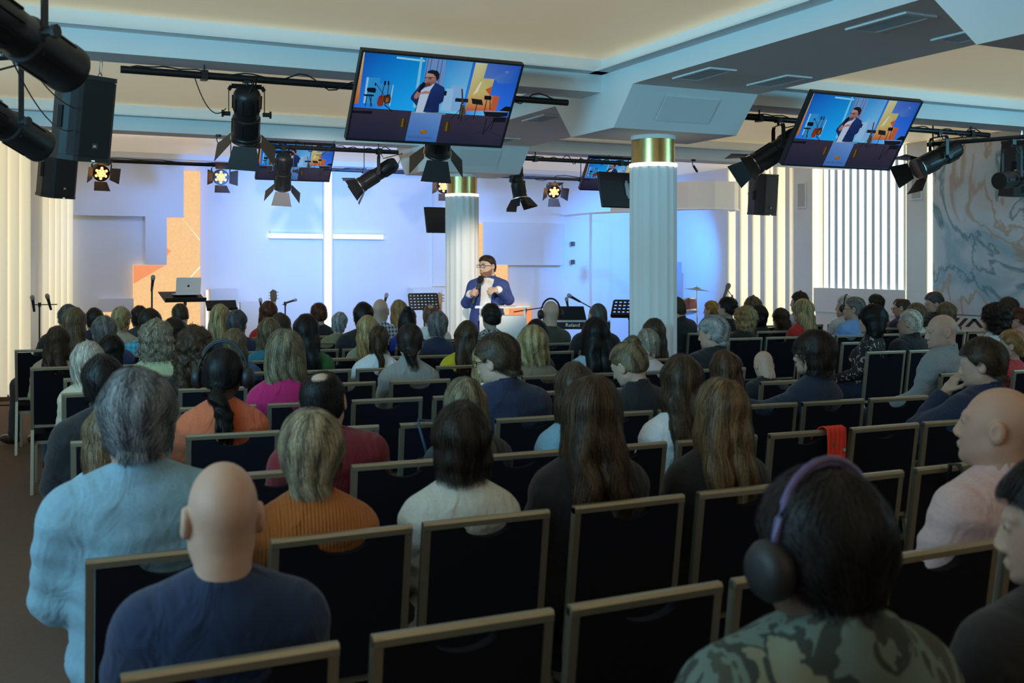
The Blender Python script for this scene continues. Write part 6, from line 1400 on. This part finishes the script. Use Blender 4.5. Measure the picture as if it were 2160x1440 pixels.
# the speaker and lectern in the picture
poly([(835,755),(860,680),(825,630),(795,600),(800,570),(905,430),(960,430),(1090,412),(1180,465),(1188,520),(1165,630),(1120,660),(1112,755)], [(25,45,100),(28,50,110),(22,42,95),(22,42,95),(24,46,105),(28,55,120),(30,58,120),(26,52,115),(22,45,105),(20,42,100),(18,38,92),(18,36,90),(18,36,90)])
poly([(850,745),(915,500),(955,470),(1005,450),(1075,420),(1020,500),(935,750)], (185,205,230)); poly([(955,475),(975,330),(1000,295),(1060,300),(1095,340),(1085,410),(1005,455),(965,440)], [(150,105,100),(190,140,130),(195,150,140),(190,145,135),(150,100,90),(140,95,88),(160,115,105),(120,85,80)])
poly([(960,420),(1010,410),(1040,440),(1000,458),(965,440)], (95,65,60)); poly([(988,300),(1000,275),(1045,262),(1105,275),(1128,310),(1120,360),(1095,400),(1085,340),(1055,310)], (22,20,26)); poly([(962,346),(1080,348),(1080,353),(962,351)], (12,12,18)); poly([(998,352),(1036,353),(1032,369),(1000,367)], (105,78,80)); poly([(964,351),(984,352),(982,364),(966,362)], (105,78,80)); poly([(996,367),(1034,369),(1034,372),(996,370)], (12,12,18)); poly([(1034,352),(1039,352),(1035,371),(1031,371)], (12,12,18))
poly([(915,430),(940,402),(965,412),(965,445),(930,480),(880,560),(868,556)], (10,10,14)); poly([(835,560),(870,510),(900,530),(895,570),(860,600),(835,590)], (165,115,105)); poly([(895,530),(965,505),(1020,515),(1010,540),(950,540),(905,545)], (180,130,120))
poly([(1185,505),(1212,508),(1200,560),(1180,560)], BLK)
poly([(800,758),(1150,780),(1078,1100),(725,1082)], [(95,140,205),(105,150,215),(60,115,195),(55,110,190)]); poly([(805,740),(1195,768),(1190,782),(800,758)], (120,150,175)); poly([(850,745),(960,752),(955,760),(845,754)], (200,215,230))
for x, y in ((665,820),(1168,865)): 
    poly([(x+15,y),(x+92,y+4),(x+72,y+108),(x-8,y+104)], (62,50,18)); poly([(x+35,y+2),(x+50,y+3),(x+32,y+104),(x+16,y+104)], (120,98,40)); poly([(x+68,y+3),(x+78,y+4),(x+60,y+106),(x+50,y+106)], (30,25,12))
poly([(890,972),(915,955),(940,950),(985,975),(975,990),(935,1010),(905,1000)], [(150,95,25),(175,120,40),(150,95,25),(150,95,25),(120,75,20),(150,95,25),(120,75,20)])
poly([(1870,285),(1895,270),(1925,285),(1900,308)], (95,130,210))
me_pic = bpy.data.meshes.new('live_picture'); me_pic.from_pydata(PV, [], PF); me_pic.materials.append(TVM)
at = me_pic.color_attributes.new('Col', 'FLOAT_COLOR', 'POINT'); at.data.foreach_set('color', np.array(PC, f32).ravel()); me_pic.update()
def tv(xl, yt, zt, w, lab, xoff=0.):
    t = thing('tv_screen', lab, 'tv', (xl+w/2, yt, zt)); tilt = math.radians(34.5); t.rotation_euler = (tilt, 0, 0)
    h = w*.5625; bz = .014*w/1.23
    hs = MB().box((-w/2,.004,-h), (w/2,.045,0)); hs.obj('housing', BLACKP, t)
    m = MB(); m.box((-w/2,-.006,-bz),(w/2,.004,0)); m.box((-w/2,-.006,-h),(w/2,.004,-h+bz)); m.box((-w/2,-.006,-h+bz),(-w/2+bz,.004,-bz)); m.box((w/2-bz,-.006,-h+bz),(w/2,.004,-bz)); m.obj('bezel', BLACKP, t)
    o = link('live_picture', me_pic, t); iw = w-2*bz; o.scale = (iw, 1, (h-2*bz)/.5625); o.location = (0,.004,-h/2)
    u, v = uvp((900,1045)); text('KOŚCIÓŁ CHWAŁY', .0185, T(u,-.0075,v-.006), mat('caption_brown', (.01,.008,.006), .5, emit=(.10,.09,.10), estr=1.), o, 'caption') if False else None
    c = text('KOŚCIÓŁ CHWAŁY', .017*w, T(u*iw,-.0012,-h/2+v*(h-2*bz)/.5625-.004*w) @ R('X', PI/2), mat('caption_brown', (.01,.008,.006), .5, emit=(.06,.05,.06), estr=1.), t, 'caption')
    m = MB(); Mi = R('X', -tilt); top = ZB-zt
    m.box((-.12,.045,-h*.75), (.12,.075,-h*.35)); m.tube([(0,.06,-h*.5), Mi @ Vector((0,.66,-.14)), Mi @ Vector((0,.72,top))] if yt < 9 else [(0,.06,-h*.3), Mi @ Vector((0,.10,-.02)), Mi @ Vector((0,.10,top))], .02, 8); m.obj('ceiling_mount', BLACK, t)
tv(2.168, 6.95, 3.125, 1.23, 'largest hanging screen showing the speaker, closest to the camera in the middle')
tv(6.02, 6.86, 3.10, 1.245, 'second large hanging screen showing the speaker, in front of the side wall light bars')
tv(2.535, 11.90, 3.04, .865, 'smaller hanging screen above the stage left of the cross')
tv(6.762, 11.90, 3.05, .865, 'smaller hanging screen half hidden behind the near column')
# ------------------------------------------------------------------ small things in the rows
def scarf():
    t = thing('scarf', 'bright red floral scarf draped over the back of an empty chair', 'scarf', (3.33, 3.685, .925))
    m = MB(); nx, nz = 14, 18; vs = []
    for j in range(nz+1):
        for i in range(nx+1):
            u = i/nx-.5; v = j/nz; fold = .010*math.sin(u*26+v*2)
            if v < .22: a = v/.22; y, z = .055-.085*a, .014*math.sin(a*PI)+.002-.02*(1-a)*3*(1-a)
            else: a = (v-.22)/.78; y, z = -.030-.012*a-fold*.9, .002-.30*a*(1-.12*math.sin(u*3+1))
            wd = .115*(1-.25*v+.18*v*v)
            vs.append((u*wd+.012*math.sin(v*5), y+fold*.5, z))
    fs = [(j*(nx+1)+i, j*(nx+1)+i+1, (j+1)*(nx+1)+i+1, (j+1)*(nx+1)+i) for j in range(nz) for i in range(nx)]
    mm = bpy.data.materials.new('scarf_floral'); mm.use_nodes = True; nt = mm.node_tree; b = nt.nodes['Principled BSDF']; b.inputs['Roughness'].default_value = .7
    tc = nd(nt, 'ShaderNodeTexCoord'); v = nd(nt, 'ShaderNodeTexVoronoi'); v.inputs['Scale'].default_value = 16; cr = nd(nt, 'ShaderNodeValToRGB'); cr.color_ramp.interpolation = 'CONSTANT'
    e = cr.color_ramp.elements; e[0].position = 0; e[0].color = (.45,.40,.33,1); e[1].position = .13; e[1].color = (.05,.09,.06,1); q = e.new(.2); q.color = (.75,.035,.008,1)
    nt.links.new(tc.outputs['Object'], v.inputs['Vector']); nt.links.new(v.outputs['Distance'], cr.inputs[0]); nt.links.new(cr.outputs[0], b.inputs['Base Color'])
    o = m.add(vs, fs).obj('cloth', mm, t, smooth=True); sm = o.modifiers.new('t', 'SOLIDIFY'); sm.thickness = .004
    return t
scarf()
t = thing('shoulder_bag', 'black shoulder bag hung on a chair back behind the wine-red sweater', 'bag', (1.84, 4.62, .60))
MB().rbox((-.15,-.10,-.14), (.13,-.02,.17), .03).obj('body', mat('bag_black', (.008,.009,.012), .7), t)
STR = mat('strap_blue', (.02,.05,.09), .6)
MB().tube([(-.10,-.06,.16),(-.13,-.03,.30),(-.12,.02,.335),(-.05,-.0,.33),(.02,-.06,.16)], .007, 6).obj('strap', STR, t, smooth=True)
MB().tube([(.03,-.06,.16),(.07,-.03,.29),(.10,.02,.335),(.14,-.03,.28),(.10,-.06,.16)], .008, 6).obj('strap', mat('strap_red', (.5,.015,.01), .6), t, smooth=True)
t = thing('bag_strap', 'dark strap hanging over the chair rail beside the pink shirt', 'strap', (3.12, 2.80, .93))
MB().tube([(0,.04,-.12),(-.01,.01,-.002),(0,-.022,.0),(.02,-.03,-.05),(.05,-.03,-.22)], .009, 6).obj('strap', mat('strap_dark', (.012,.016,.018), .5), t, smooth=True)
tag(MB().prism([(.0,0),(.62,0),(.62,.42),(0,.42)], .0, .006, T(-.75,13.15,0)).obj('floor_plate', PLATE), 'shiny metal floor box plate in the carpet by the blinds', 'floor plate')
tag(MB().tube([(-1.2,13.9,.008),(-.6,13.75,.008),(-.2,13.9,.008),(.2,13.8,.008)], .008, 6).obj('floor_cable', BLACKP, None, smooth=True), 'black cable lying on the carpet along the blinds', 'cable')
tag(MB().prism([(.0,0),(.02,.006),(.028,.022),(.008,.028),(-.006,.014)], .0, .003, T(.04,4.05,.0005)).obj('paper_scrap', mat('paper_white', (.75,.75,.72), .8)), 'tiny white paper scrap on the aisle carpet', 'litter')
